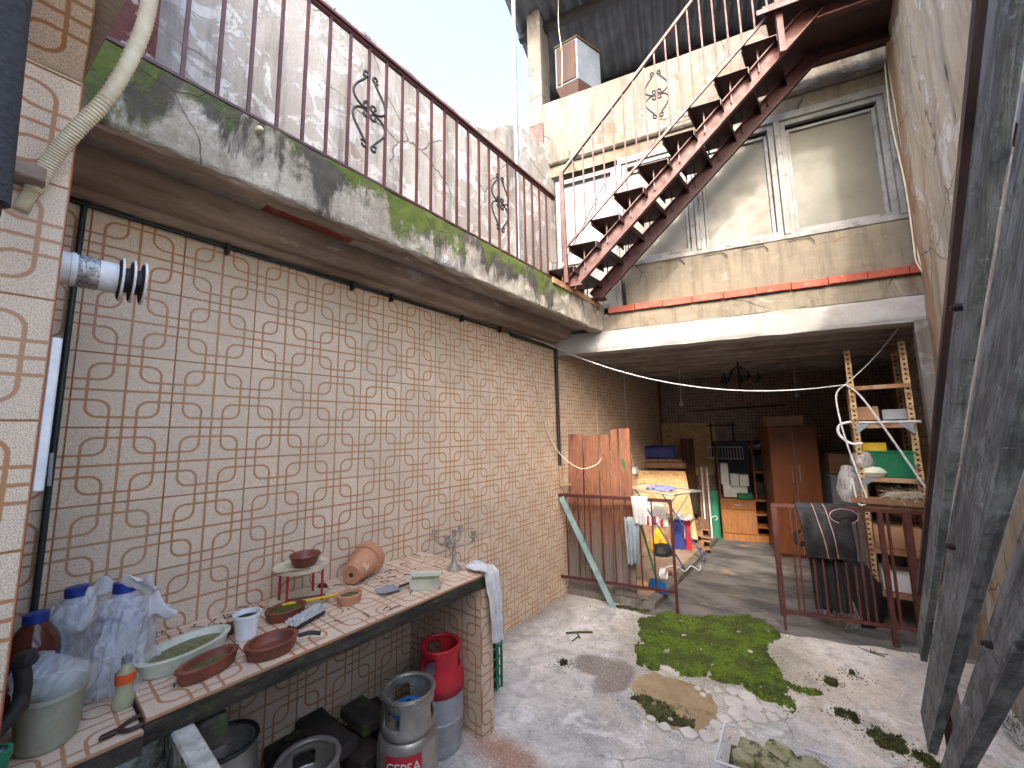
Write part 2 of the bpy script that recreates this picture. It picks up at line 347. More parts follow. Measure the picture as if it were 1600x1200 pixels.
M['corrugated'] = pm('dark_corrugated_sheet', (74, 78, 82), (56, 58, 62), .6, .3, sc=3, coord='World')
M['stone_sink'] = pm('mossy_stone_basin', (196, 194, 184), (146, 148, 134), .95, sc=9, bsc=40, bump=.7, bdist=.01, c3=(40, 50, 24), sc3=5, lo3=.44, hi3=.58)
M['sink_rim'] = pm('pale_worn_basin_rim', (204, 200, 190), (160, 158, 146), .9, sc=14, bsc=50, bump=.7, bdist=.008, c3=(70, 74, 52), sc3=11, lo3=.58, hi3=.68)
M['counter_edge'] = pm('mossy_counter_edge', (72, 62, 52), (46, 42, 36), .95, sc=8, bsc=40, bump=.8, bdist=.012, c3=(62, 78, 28), sc3=12, lo3=.55, hi3=.62)
M['black_fabric'] = pm('black_nylon', (30, 31, 35), (17, 17, 20), .75, sc=14, bump=.5, bsc=60, bdist=.01)
M['pink_piping'] = pm('pink_piping', (190, 150, 150), None, .8)
M['dirt'] = pm('dark_dirt', (60, 50, 42), (42, 36, 30), .95, sc=12)
def glassy(name, col, alpha, rough=.12):
    t = NT(name); return t.done(col, rough, 0, Alpha=alpha)
M['pet'] = glassy('clear_bottle_plastic', (214, 218, 216), .3, .06)
M['pet_brown'] = glassy('brown_liquid_bottle', (88, 44, 30), .9)
M['water_blue'] = glassy('bluish_bottle', (196, 210, 226), .45)
M['oil_glass'] = glassy('greenish_glass', (186, 188, 150), .5)
tb = NT('thin_white_bag'); pb = tb.pos(); nb = tb.noise(tb.mapv(pb, (1, 1, .5)), 22, 5, .7, .8)
tb.bump(nb, .9, .02); tb.done((240, 241, 242), .35, 0)
trl = tb.n('ShaderNodeBsdfTranslucent', Color=lin((240, 241, 242))); trp = tb.n('ShaderNodeBsdfTransparent')
mx1 = tb.n('ShaderNodeMixShader', i0=.5, i1=tb.b.outputs[0], i2=trl.outputs[0]); mx2 = tb.n('ShaderNodeMixShader', i0=tb.ramp(nb, .38, .66, .3, .95), i1=trp.outputs[0], i2=mx1.outputs[0])
tb.t.links.new(mx2.outputs[0], tb.out.inputs[0]); M['bag'] = tb.m
M['foil'] = pm('crumpled_foil', (200, 200, 200), (150, 150, 150), .25, .9, sc=40, bump=1.0, bsc=50, bdist=.01)
M['orange_label'] = pm('orange_label', (224, 92, 40), None, .6)
M['blue_green'] = pm('faded_turquoise_board', (150, 178, 176), (118, 148, 150), .8, sc=8, c3=(100, 104, 96), sc3=10, coord='World')
M['green_plastic'] = pm('green_plastic', (30, 122, 84), (22, 100, 66), .4, sc=6)
M['green_mesh'] = pm('green_shade_net_roll', (54, 140, 104), (36, 112, 82), .8, sc=4, bsc=120, bump=.5, stretch=(1, 1, .2), coord='World')
M['blue_plastic'] = pm('blue_plastic_tub', (28, 92, 150), (20, 76, 130), .4, sc=8)
M['navy'] = pm('navy_card', (36, 52, 120), (28, 40, 100), .6, sc=8)
M['yellow'] = pm('yellow_fabric', (214, 178, 40), (190, 150, 30), .8, sc=12)
M['card'] = pm('brown_cardboard', (176, 136, 104), (156, 116, 86), .9, sc=5)
M['paper_white'] = pm('white_box_card', (220, 220, 216), (204, 204, 200), .8, sc=5)
M['lavender'] = pm('lavender_cloth', (134, 140, 196), (110, 116, 172), .9, sc=22, bump=.5)
M['rust_slot'] = None
def slot_material():
    t = NT('slotted_angle_rusty_cream'); p = t.pos(); x = t.n('ShaderNodeSeparateXYZ', Vector=p)
    col = t.mix(t.ramp(t.noise(p, 14, 6, .7), .42, .6), (196, 170, 122), (140, 98, 62))
    fz = t.math('SUBTRACT', t.math('FRACT', t.math('DIVIDE', x.outputs[2], .042)), .5)
    a = t.math('MULTIPLY', fz, .042); b = x.outputs[0]
    dd = t.math('SQRT', t.math('ADD', t.math('MULTIPLY', a, a), t.math('MULTIPLY', b, b)))
    col = t.mix(t.ramp(dd, .0085, .0105, 1, 0), col, (18, 14, 12)); return t.done(col, .7)
M['rust_slot'] = slot_material()
M['rust_metal'] = pm('rusty_cream_shelf', (178, 150, 116), (140, 90, 58), .8, sc=7, coord='World')
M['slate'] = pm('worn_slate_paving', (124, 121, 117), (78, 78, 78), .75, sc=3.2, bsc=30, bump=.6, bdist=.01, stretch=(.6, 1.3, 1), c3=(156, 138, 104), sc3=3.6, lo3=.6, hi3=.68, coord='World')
M['floor_tile'] = pm('beige_floor_tile', (166, 146, 126), (148, 128, 110), .6, sc=5, coord='World')
M['brick_dim'] = pm('dim_painted_brick', (150, 144, 136), (122, 116, 108), .9, sc=4, coord='World')
M['bulb'] = pm('bulb_glass', (200, 200, 196), None, .2)
# ------------------------------------------------------------------ ground
def floor_material():
    t = NT('worn_courtyard_concrete'); p = t.pos('World')
    col = t.mix(t.ramp(t.noise(p, 1.5, 8, .68, .5), .38, .62), (228, 222, 212), (158, 156, 154))
    x = t.n('ShaderNodeSeparateXYZ', Vector=p)
    pk = t.math('ADD', t.noise(p, 1.1, 5, .6), t.ramp(x.outputs[0], -1.4, .3, -.1, .12))
    col = t.mix(t.ramp(pk, .50, .62, 0, .65), col, (210, 194, 174))
    col = t.mix(t.ramp(t.noise(t.mapv(p, (1, 1, 1), (4, 2, 0)), 3.2, 7, .7, .8), .54, .62, 0, .7), col, (236, 232, 227))
    col = t.mix(t.ramp(t.noise(t.mapv(p, (1.3, .7, 1), (1, 8, 0)), 4.4, 7, .72, 1.2), .52, .68, 0, .5), col, (140, 138, 134))
    col = t.mix(t.ramp(t.noise(t.mapv(p, (1, 1, 1), (6, 3, 0)), 11, 7, .78, .4), .5, .66, 0, .6), col, (122, 118, 112))
    warp = t.math('MULTIPLY', t.math('SUBTRACT', t.noise(p, 3.5, 5, .65), .5), .5)
    def blob(cx, cy, rx, ry, soft=.12):
        a = t.math('DIVIDE', t.math('SUBTRACT', x.outputs[0], cx), rx); b = t.math('DIVIDE', t.math('SUBTRACT', x.outputs[1], cy), ry)
        d = t.math('SQRT', t.math('ADD', t.math('MULTIPLY', a, a), t.math('MULTIPLY', b, b)))
        return t.ramp(t.math('ADD', d, t.math('MULTIPLY', warp, 2.0)), 1-soft, 1+soft, 1, 0)
    wet = t.math('MAXIMUM', blob(-1.44, 2.68, .17, .12), blob(-1.27, 2.62, .11, .2))
    col = t.mix(t.math('MULTIPLY', wet, .75), col, (112, 98, 88))
    col = t.mix(t.math('MULTIPLY', blob(-1.47, 1.70, .22, .1, .5), .75), col, (160, 96, 44))
    col = t.mix(t.math('MULTIPLY', blob(-.95, 4.05, .42, .25, .2), .7), col, (176, 152, 116))
    col = t.mix(t.math('MULTIPLY', blob(-.86, 3.42, .66, .66, .3), .6), col, (116, 112, 84))
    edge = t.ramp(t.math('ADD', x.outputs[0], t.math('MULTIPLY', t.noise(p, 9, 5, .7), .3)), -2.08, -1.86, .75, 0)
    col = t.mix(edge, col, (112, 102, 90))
    v = t.n('ShaderNodeTexVoronoi', {'feature': 'DISTANCE_TO_EDGE'}, Vector=t.n('ShaderNodeVectorMath', {'operation': 'ADD'}, i0=p, i1=t.n('ShaderNodeVectorMath', {'operation': 'SCALE'}, i0=t.n('ShaderNodeTexNoise', Vector=p, Scale=3.0, Detail=4.0).outputs[1], Scale=.3).outputs[0]).outputs[0], Scale=1.1)
    crk = t.math('MULTIPLY', t.ramp(v.outputs[0], .002, .007, 1, 0), t.ramp(t.noise(p, 1.4, 2), .52, .58))
    col = t.mix(t.math('MULTIPLY', crk, .6), col, (90, 80, 72))
    fine = t.noise(p, 130, 4, .85); col = t.mix(t.ramp(fine, .46, .66, 0, .6), col, (108, 102, 95)); col = t.mix(t.ramp(t.noise(t.mapv(p, (1, 1, 1), (2, 2, 0)), 75, 4, .8), .54, .66, 0, .65), col, (238, 235, 230))
    spk = t.ramp(t.noise(p, 34, 3, .7), .64, .70); col = t.mix(t.math('MULTIPLY', spk, .5), col, (104, 92, 76))
    h = t.math('ADD', t.math('MULTIPLY', fine, .3), t.math('ADD', t.noise(p, 9, 6, .6), t.math('MULTIPLY', crk, -.6)))
    t.bump(h, .5, .012)
    return t.done(col, t.ramp(wet, 0, 1, .85, .4))
M['floor'] = floor_material()
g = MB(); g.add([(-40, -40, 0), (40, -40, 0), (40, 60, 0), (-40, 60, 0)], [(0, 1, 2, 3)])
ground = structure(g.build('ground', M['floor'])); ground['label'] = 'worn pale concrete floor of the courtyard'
# darker paving under the covered part
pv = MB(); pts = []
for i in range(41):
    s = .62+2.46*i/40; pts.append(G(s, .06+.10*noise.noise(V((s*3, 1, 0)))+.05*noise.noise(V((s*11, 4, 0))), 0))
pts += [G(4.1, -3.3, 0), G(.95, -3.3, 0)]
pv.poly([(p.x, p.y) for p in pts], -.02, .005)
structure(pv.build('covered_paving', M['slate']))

# ------------------------------------------------------------------ tiles
_tm = {}
def tile_mesh(u0, u1, v0, v1, mat):
    k = (round(u0, 4), round(u1, 4), round(v0, 4), round(v1, 4), mat)
    if k not in _tm:
        e = .0014; d = .0016
        m = MB(); a = [(u0, v0), (u1, v0), (u1, v1), (u0, v1)]; i = [(u0+e, v0+e), (u1-e, v0+e), (u1-e, v1-e), (u0+e, v1-e)]
        vs = [(x, y, -.008) for x, y in a]+[(x, y, 0) for x, y in a]+[(x, y, d) for x, y in i]
        fs = [(0, 1, 5, 4), (1, 2, 6, 5), (2, 3, 7, 6), (3, 0, 4, 7), (4, 5, 9, 8), (5, 6, 10, 9), (6, 7, 11, 10), (7, 4, 8, 11), (8, 9, 10, 11)]
        m.add(vs, fs); me = m.mesh('tile'); me.materials.append(M[mat]); _tm[k] = me
    return _tm[k]
def tile_field(parent, org, au, av, u0, u1, v0, v1, gu=0.0, gv=0.0, mat='tile', skip=None):
    """tiles covering [u0,u1]x[v0,v1] metres from org; grid lines at gu+k*T, gv+k*T"""
    au, av, org = V(au), V(av), V(org); n = au.cross(av); gap = .0003
    for i in range(math.floor((u0-gu)/T+1e-6), math.ceil((u1-gu)/T-1e-6)):
        for j in range(math.floor((v0-gv)/T+1e-6), math.ceil((v1-gv)/T-1e-6)):
            cu_, cv_ = gu+(i+.5)*T, gv+(j+.5)*T
            if skip and skip(cu_, cv_): continue
            a, b = max(u0-cu_, -T/2+gap), min(u1-cu_, T/2-gap); c, d = max(v0-cv_, -T/2+gap), min(v1-cv_, T/2-gap)
            if b-a < .012 or d-c < .012: continue
            o = bpy.data.objects.new('tile', tile_mesh(a, b, c, d, mat)); COL.objects.link(o)
            hook(o, parent)
            ja, jb = random.gauss(0, .0016), random.gauss(0, .0016); q = org+au*cu_+av*cv_+n*(.003+random.uniform(0, .0012))
            X, Y, Z = au+n*ja, av+n*jb, n-au*ja-av*jb
            o.matrix_basis = Matrix(((X.x, Y.x, Z.x, q.x), (X.y, Y.y, Z.y, q.y), (X.z, Y.z, Z.z, q.z), (0, 0, 0, 1)))
    return n
ZG = 1.698 - 6*T       # lowest tile joint height of the wall grid

wall = thing('tiled_wall', 'long left courtyard wall of beige tiles with brown interlaced loops', 'wall', (-2.24, 3, 0))
b = MB(); b.span((-2.55, -1.2, -.3), (-2.246, 7.6, 2.62)); b.build('masonry', M['grout'], wall)
tile_field(wall, (-2.24, 0, 0), (0, 1, 0), (0, 0, 1), -.1, 6.80, 0, 2.60, gu=.0995, gv=ZG)

near = thing('tiled_pier', 'tiled wall end at the left edge with brown loop pattern, nearest the viewer', 'wall', (-1.6, -.3, 0))
b = MB(); b.span((-2.2, -1.6, 0), (-1.478, .016, 2.60)); b.build('masonry', M['grout'], near)
tile_field(near, (-1.472, 0, 0), (0, 1, 0), (0, 0, 1), -.6, .022, .85, 2.60, gu=.022, gv=ZG)
tr = MB(); tr.box((-1.4735, .0215, 1.72), (.009, .004, 1.75)); tr.build('edge_trim', M['red_tile'], near)
# tiled sloping hood above the pier
h0 = V((-1.47, .022, 2.60)); ph = R(28); hv = V((math.cos(ph), 0, math.sin(ph)))
hood = thing('tiled_hood', 'tiled sloping underside above the left pier, in shade', 'hood', (-1.4, -.2, 2.6))
b = MB(); n_ = V((math.sin(ph), 0, -math.cos(ph)))
b.hexa([h0-n_*.012+V((0, -.9, 0)), h0-n_*.012+V((0, .0, 0)), h0-n_*.012+hv*.75+V((0, .14, 0)), h0-n_*.012+hv*.75+V((0, -.9, 0))],
       [h0-n_*.04+V((0, -.9, 0)), h0-n_*.04+V((0, .0, 0)), h0-n_*.04+hv*.75+V((0, .14, 0)), h0-n_*.04+hv*.75+V((0, -.9, 0))])
b.build('slab', M['mould_beam'], hood)
tile_field(hood, h0, (0, 1, 0), hv, -.9, 0, 0, .75, gu=0, gv=0)

# ------------------------------------------------------------------ terrace slab along the left wall
FX = -1.72
slab = thing('terrace_slab', 'concrete terrace slab with mossy black-stained edge above the tiled wall', 'balcony', (-2, 2, 2.6))
m = MB()
def fas(u, v):
    y = .0+u*(3.70-.0); z = 2.655+v*(2.945-2.655); r = .012*noise.noise(V((y*5, z*5, 0)))+.007*noise.noise(V((y*17, z*17, 3)))
    if v < .03: r -= .012
    return V((FX+r, y, z))
m.patch(fas, 260, 22); m.build('fascia', M['fascia'], slab)
m = MB(); m.span((-2.6, -.9, 2.722), (FX-.014, 3.66, 2.93)); m.build('deck', M['soffit'], slab)
def lip(u, v):
    y = u*3.69; a = v
    prof = [(FX, 2.657), (FX-.02, 2.647), (FX-.06, 2.650), (FX-.10, 2.655), (FX-.105, 2.725)]
    k = min(int(a*4), 3); f = a*4-k; x = prof[k][0]*(1-f)+prof[k+1][0]*f; z = prof[k][1]*(1-f)+prof[k+1][1]*f
    return V((x+.006*noise.noise(V((y*8, a*3, 1)))+.006*noise.noise(V((y*27, a*5, 1))), y, z+.009*noise.noise(V((y*7, a*4, 5)))+.007*noise.noise(V((y*24, a*6, 2)))))
m = MB(); m.patch(lip, 120, 12); m.build('drip_lip', M['mould_beam'], slab)
def wb(u, v):
    y = -.1+u*3.62; prof = [(-2.015, 2.724), (-2.025, 2.66), (-2.02, 2.635), (-2.05, 2.615), (-2.10, 2.61), (-2.16, 2.618), (-2.17, 2.60), (-2.20, 2.592), (-2.236, 2.590)]
    a = v*8; k = min(int(a), 7); f = a-k; x = prof[k][0]*(1-f)+prof[k+1][0]*f; z = prof[k][1]*(1-f)+prof[k+1][1]*f
    hole = 0
    for hy, hz in ((.46, 2.69), (1.05, 2.70), (2.1, 2.69), (2.9, 2.69)):
        hole = max(hole, 1-((y-hy)/.05)**2-((z-hz)/.03)**2)
    return V((x-.03*max(hole, 0)+.006*noise.noise(V((y*9, v*7, 1))), y, z+.005*noise.noise(V((y*8, v*9, 5)))))
m = MB(); m.patch(wb, 150, 32); m.build('wall_beam', M['mould_beam'], slab)
m = MB(); m.span((-2.0, .62, 2.716), (-1.84, 1.05, 2.7205)); m.build('brick_patch', M['red_tile'], slab)
m = MB(); m.tube([(FX+.004, .50, 2.90), (FX+.03, .50, 2.895), (FX+.045, .505, 2.885)], [.014, .012, .004], 8); m.build('drain_spout', M['cream_hose'], slab)

# pipes under the slab
p = thing('wall_pipe', 'dark green pipe running along the top of the tiled wall', 'pipe', (-2.22, 1, 2.5))
m = MB(); m.tube(spline([(-2.215, .075, .9), (-2.215, .075, 2.50), (-2.215, .09, 2.575), (-2.215, .16, 2.578), (-2.215, 1.8, 2.572), (-2.215, 3.2, 2.56)], 8), .0095, 10); m.build('pipe', M['green_pipe'], p)
for y in (.55, 1.2, 1.48, 2.13, 2.6):
    m = MB(); m.box((-2.215, y, 2.565), (.04, .014, .05)); m.build('clip', M['black_pipe'], p)
m = MB(); m.tube(spline([(-2.205, 2.75, 2.548), (-2.205, 3.40, 2.535), (-2.205, 3.505, 2.52), (-2.205, 3.515, 2.44), (-2.205, 3.515, 1.7), (-2.205, 3.52, 1.30)], 8), .018, 10)
dp = one(m, 'drain_pipe', M['black_pipe'], 'black vertical drain pipe on the tiled wall beside the white beam', 'pipe')
m = MB(); m.tube([(-2.205, 3.52, 1.31), (-2.205, 3.52, 1.10), (-2.2, 3.53, 1.085), (-2.19, 3.68, 1.088)], .011, 8); m.build('lower_pipe', M['rust_metal'], dp)

M['red_stucco'] = pm('red_stucco', (84, 42, 36), (54, 32, 30), .9, sc=4, bsc=90, bump=.8, bdist=.01, c3=(150, 140, 136), sc3=6, lo3=.6, hi3=.64, coord='World')
# terrace wall behind the railing
tw = MB(); top = []
prof = [(-1.2, 4.42), (0, 4.40), (.8, 4.39), (1.6, 4.40), (2.35, 4.41), (2.52, 4.48), (2.7, 4.66), (3.0, 4.86), (3.4, 4.92), (3.70, 4.90)]
def twall(u, v):
    y = -1.2+u*4.85; 
    for k in range(len(prof)-1):
        if prof[k][0] <= y <= prof[k+1][0]+1e-6: f = (y-prof[k][0])/(prof[k+1][0]-prof[k][0]); zt = prof[k][1]*(1-f)+prof[k+1][1]*f
    zt += .012*noise.noise(V((y*6, 0, 0)))
    if v > .9: return V((-2.24-(v-.9)*2.2, y, zt+.01*math.sin((v-.9)*31)))
    z = 2.90+(v/.9)*(zt-2.90)
    return V((-2.24+.012*noise.noise(V((y*2.2, z*2.2, 0)))+.005*noise.noise(V((y*9, z*9, 2))), y, z))
tw.patch(twall, 120, 50); one(tw, 'terrace_wall', M['plaster_terrace'], 'weathered peeling plaster wall behind the terrace railing', 'wall')
rp = MB(); rp.patch(lambda u, v: V((-2.12+.01*noise.noise(V((u*3, v*9, 4))), -.7+.92*u, 2.93+v*1.5)), 20, 20); rp.span((-2.24, -.7, 2.93), (-2.135, .22, 4.43)); one(rp, 'red_pier', M['red_stucco'], 'dark red stuccoed pier at the left end of the terrace', 'pier')
pl = thing('galvanised_pole', 'tall thin galvanised pole rising behind the terrace railing', 'pole', (-2.0, 2.62, 2.93))
m = MB(); m.tube([(-2.0, 2.62, 2.93), (-2.0, 2.62, 4.6), (-2.0, 2.63, 7.2)], .021, 10); m.build('tube', M['galv'], pl)
m = MB(); m.box((-2.0, 2.62, 2.934), (.1, .1, .006)); m.build('foot_plate', M['galv'], pl)

# ------------------------------------------------------------------ scroll ornament
def scroll_pts(sx, sy):
    pts = []
    for k in range(13):                      # small spiral at the top
        a = R(200-330*k/12*1.0); r = .006+.016*k/12; pts.append((-.030+r*math.cos(a), .205+r*math.sin(a)))
    pts += [(-.028, .178), (-.06, .135), (-.088, .09), (-.092, .05), (-.07, .018), (-.035, .004)]
    for k in range(11):
        a = R(-60+300*k/10); r = .021-.014*k/10; pts.append((-.024+r*math.cos(a), .028+r*math.sin(a)))
    return [(x*sx, y*sy) for x, y in pts]
def ornament(parent, c, ax):
    o = None
    for sx in (1, -1):
        for sy in (1, -1):
            m = MB(); pts = [c+ax*x+UZ*y for x, y in scroll_pts(sx, sy)]
            m.tube(spline(pts, 2), .0065, 6); m.build('scroll', M['black_iron'], parent)

# terrace railing
rl = thing('terrace_railing', 'rust red iron railing with black scrolls along the mossy terrace edge', 'railing', (FX, 1.5, 2.94))
RX = FX-.02
m = MB(); m.box((RX, 1.27, 3.735), (.045, 3.1, .014)); m.box((RX, 1.27, 3.722), (.02, 3.1, .014)); m.build('handrail', M['red_paint'], rl)
m = MB(); m.box((RX, 1.30, 2.962), (.03, 3.16, .012)); m.build('bottom_rail', M['red_paint'], rl)
for k in range(-2, 25):
    y = .15+.1058*k
    m = MB(); m.box((RX, y, 3.342), (.013, .013, .752)); m.build('baluster', M['red_paint'], rl)
ornament(rl, V((RX, 1.007, 3.35)), V((0, 1, 0))); ornament(rl, V((RX, 2.07, 3.335)), V((0, 1, 0)))
m = MB(); m.box((RX+.005, -.02, 3.4), (.045, .3, .9)); 

# ------------------------------------------------------------------ back house: beam, windows, parapet, roof
house = thing('back_house', 'cream rendered house across the back with white beam, windows and dark tin roof', 'building', G(1.5, 0, 0))
m = MB()     # beam with a sloping lower face
def beamf(u, v):
    s = -.01+u*3.07; prof = [(-.14, 2.462), (.0, 2.462), (.012, 2.50), (.028, 2.655), (.03, 2.665)]
    a = v*4; k = min(int(a), 3); f = a-k
    return G(s, prof[k][0]*(1-f)+prof[k+1][0]*f+.006*noise.noise(V((s*4, v*5, 0))), prof[k][1]*(1-f)+prof[k+1][1]*f+.006*noise.noise(V((s*5, v*3, 7))))
m.patch(beamf, 80, 16); m.build('beam', M['white_beam'], house)
m = MB()
def bandf(u, v):
    s = .535+u*2.53; r = .007*noise.noise(V((s*5, v*3, 9)))
    if v < .15: return G(s, .025-.03*(1-v/.15)+r, 2.664+.006*v)
    return G(s, .03+r-.02*v, 2.665+(v-.15)/.85*(2.845-2.665))
m.patch(bandf, 90, 12); m.build('cornice_band', M['plaster_ochre'], house)
s = .60
while s < 3.04:
    w_ = min(.262, 3.055-s); m = MB(); dz = random.uniform(-.003, .003)
    m.hexa([G(s+.002, -.06, 2.845), G(s+w_-.002, -.06, 2.845), G(s+w_-.002, .045, 2.84+dz), G(s+.002, .045, 2.84+dz)],
           [G(s+.002, -.06, 2.935+dz), G(s+w_-.002, -.06, 2.935+dz), G(s+w_-.002, .04, 2.905+dz), G(s+.002, .04, 2.905+dz)])
    m.build('sill_tile', M['red_tile'], house, bevel=.003); s += w_
WW = -.06
def wallpanel(name, s0, s1, z0, z1, mat, w=WW, n=(30, 20), amp=.008):
    m = MB(); m.patch(lambda u, v: G(s0+u*(s1-s0), w+amp*noise.noise(V(((s0+u*(s1-s0))*3, (z0+v*(z1-z0))*3, 1))), z0+v*(z1-z0)), *n)
    return m.build(name, mat, house)
wallpanel('sill_wall', .78, 3.08, 2.80, 3.345, M['plaster_ochre'], n=(60, 20))
wallpanel('lintel_wall', -.02, 3.08, 4.57, 4.74, M['plaster_ochre'], n=(60, 8))
wallpanel('parapet', -.10, 3.2, 4.735, 5.53, M['plaster_cream'], w=WW+.012, n=(80, 24))
m = MB(); gbox(m, -.1, 3.2, -.26, WW-.01, 5.3, 5.525); gbox(m, -.3, 3.3, -.24, WW-.12, 2.7, 5.3); m.build('core', M['plaster_cream'], house)
m = MB(); m.patch(lambda u, v: G(-.02+u*3.1, WW+.02+.03*math.sin(v*math.pi)+.006*noise.noise(V((u*20, v, 0))), 4.70+v*.05), 60, 6); m.build('string_course', M['plaster_cream'], house)
# the windows, left to right: a door, then three frosted windows
def frame_rect(parent, name, s0, s1, z0, z1, t, w0, w1, mat):
    m = MB(); gbox(m, s0, s0+t, w0, w1, z0, z1); gbox(m, s1-t, s1, w0, w1, z0, z1); gbox(m, s0+t, s1-t, w0+.002, w1-.002, z0, z0+t); gbox(m, s0+t, s1-t, w0+.002, w1-.002, z1-t, z1)
    return m.build(name, mat, parent, bevel=.003)
for s0, s1 in ((.80, 1.47), (1.51, 2.19), (2.24, 3.0)):
    win = frame_rect(house, 'window', s0, s1, 3.385, 4.50, .045, WW-.06, WW-.01, M['white_frame'])
    frame_rect(win, 'sash', s0+.05, s1-.05, 3.405, 4.42, .028, WW-.075, WW-.035, M['white_frame'])
    m = MB(); gbox(m, s0+.075, s1-.075, WW-.07, WW-.058, 3.43, 4.395); m.build('pane', M['glass_frost'], win)
    m = MB(); gbox(m, s0+.045, s1-.045, WW-.079, WW-.076, 3.38, 4.50); m.build('recess', M['black_iron'], win)
m = MB(); gbox(m, .78, 3.06, WW-.08, WW+.012, 3.34, 3.383); m.build('window_ledge', M['white_frame'], house, bevel=.004)
m = MB(); gbox(m, .76, 3.06, WW-.07, WW+.008, 4.502, 4.572); m.build('window_head', M['white_frame'], house, bevel=.004)
for s0, s1 in ((1.472, 1.508), (2.192, 2.238), (3.002, 3.06), (.74, .798)):
    m = MB(); gbox(m, s0, s1, WW-.06, WW+.016, 3.384, 4.50); m.build('mullion', M['white_frame'], house, bevel=.003)
door = frame_rect(house, 'door', .06, .735, 2.93, 4.50, .05, WW-.06, WW+.0, M['white_frame'])
m = MB(); gbox(m, .11, .685, WW-.055, WW-.045, 3.5, 4.45); m.build('pane', M['glass_blue'], door)
m = MB(); gbox(m, .11, .685, WW-.05, WW-.02, 2.98, 3.5); m.build('panel', M['white_frame'], door)
m = MB(); m.tube([G(.12, WW-.01, 3.5), G(.66, WW-.01, 4.42)], .006, 6); m.build('brace', M['red_paint'], door)
m = MB(); gbox(m, .11, .685, WW-.012, WW+.002, 3.48, 3.52); m.build('mid_rail', M['white_frame'], door)
# pilaster and things under the tin roof
m = MB(); gbox(m, -.23, -.06, -.4, WW+.02, 5.28, 6.86); m.build('pilaster', M['plaster_cream'], house, bevel=.008)
m = MB(); gbox(m, -.235, -.055, -.41, WW+.023, 4.98, 5.28); m.build('red_plinth', M['red_faded'], house, bevel=.006)
m = MB(); gbox(m, -.6, 3.4, -3.4, -3.2, 5.3, 7.2); gbox(m, 3.1, 3.3, -3.2, -.1, 5.3, 7.2); m.build('loft_wall', M['soffit'], house)
def roof(u, v):
    s = -.42+u*3.9; w = .55-v*4.0
    return G(s, w, 6.86-.05*v*4+.022*math.sin(s*2*math.pi/.076*.5))
m = MB(); m.patch(roof, 420, 4); m.build('tin_roof', M['corrugated'], house, solid=.004)
for w_, z_ in ((-.22, 6.80), (-1.3, 6.74), (-2.4, 6.68)):
    m = MB(); gbox(m, -.4, 3.4, w_-.04, w_+.04, z_-.09, z_); m.build('roof_beam', M['black_iron'], house)
# ceiling of the covered part, ribbed with joists
cl = MB(); gbox(cl, -.05, 4.3, -3.45, -.13, 2.60, 2.66); ceil = cl.build('ceiling', M['joist'], house)
for k in range(10):
    m = MB(); w_ = -.3-.31*k; sa, sb_ = -.285*w_, 3.07-.285*w_; m.hexa([G(sa, w_-.05, 2.485), G(sb_, w_-.05, 2.485), G(sb_, w_+.05, 2.485), G(sa, w_+.05, 2.485)], [G(sa, w_-.08, 2.60), G(sb_, w_-.08, 2.60), G(sb_, w_+.08, 2.60), G(sa, w_+.08, 2.60)])
    m.build('joist', M['joist'], ceil)
rear = thing('covered_back_wall', 'dim tiled wall at the far end of the covered area', 'wall', G(1.5, -3.3, 0))
m = MB(); gbox(m, .5, 4.4, -3.5, -3.306, 0, 2.62); m.build('masonry', M['grout'], rear)
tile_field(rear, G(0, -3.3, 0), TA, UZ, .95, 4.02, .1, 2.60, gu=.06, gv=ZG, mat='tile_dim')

M['box_grey'] = pm('blue_grey_sheet_metal', (104, 112, 122), (90, 98, 108), .5, sc=5)
# wooden cabinet on the parapet
cb = thing('hanging_cabinet', 'old wooden box with pale metal side standing on the parapet under tin roof', 'cabinet', G(.25, -.3, 5.5))
Q4 = [(.09, -.14), (.37, -.10), (.585, -.42), (.305, -.46)]
m = MB(); m.hexa([G(s_, w_, 5.76) for s_, w_ in Q4], [G(s_, w_, 6.30) for s_, w_ in Q4]); m.build('case', M['box_grey'], cb, bevel=.004)
f0, f1_ = G(.11, -.133, 0), G(.35, -.099, 0); o_ = NA*.008
m = MB(); m.hexa([f0+UZ*5.78, f1_+UZ*5.78, f1_+o_+UZ*5.78, f0+o_+UZ*5.78], [f0+UZ*6.28, f1_+UZ*6.28, f1_+o_+UZ*6.28, f0+o_+UZ*6.28]); m.build('door', M['wood_dark'], cb, bevel=.003)
m = MB(); m.hexa([G(s_*1.04-.01, w_+.01, 6.302) for s_, w_ in Q4], [G(s_*1.04-.01, w_+.01, 6.325) for s_, w_ in Q4]); m.build('top', M['wood_dark'], cb)
m = MB(); m.hexa([G(.18, -.2, 5.53), G(.34, -.18, 5.53), G(.46, -.38, 5.53), G(.30, -.4, 5.53)], [G(s_, w_, 5.757) for s_, w_ in Q4]); m.build('base', M['wood_dark'], cb)
one(MB().tube(catenary(G(.05, .3, 6.80), G(.9, .3, 6.78), .07), .006, 6), 'roof_cable', M['cream_hose'], 'thin cable looping along the edge of the tin roof', 'cable')
one(MB().tube(spline([G(.20, .02, 6.78), G(.19, .02, 6.4), G(.22, .03, 6.0), G(.20, .02, 5.6)], 5), .005, 6), 'hanging_cable', M['cream_hose'], 'thin pale cable hanging in front of the wooden box', 'cable')

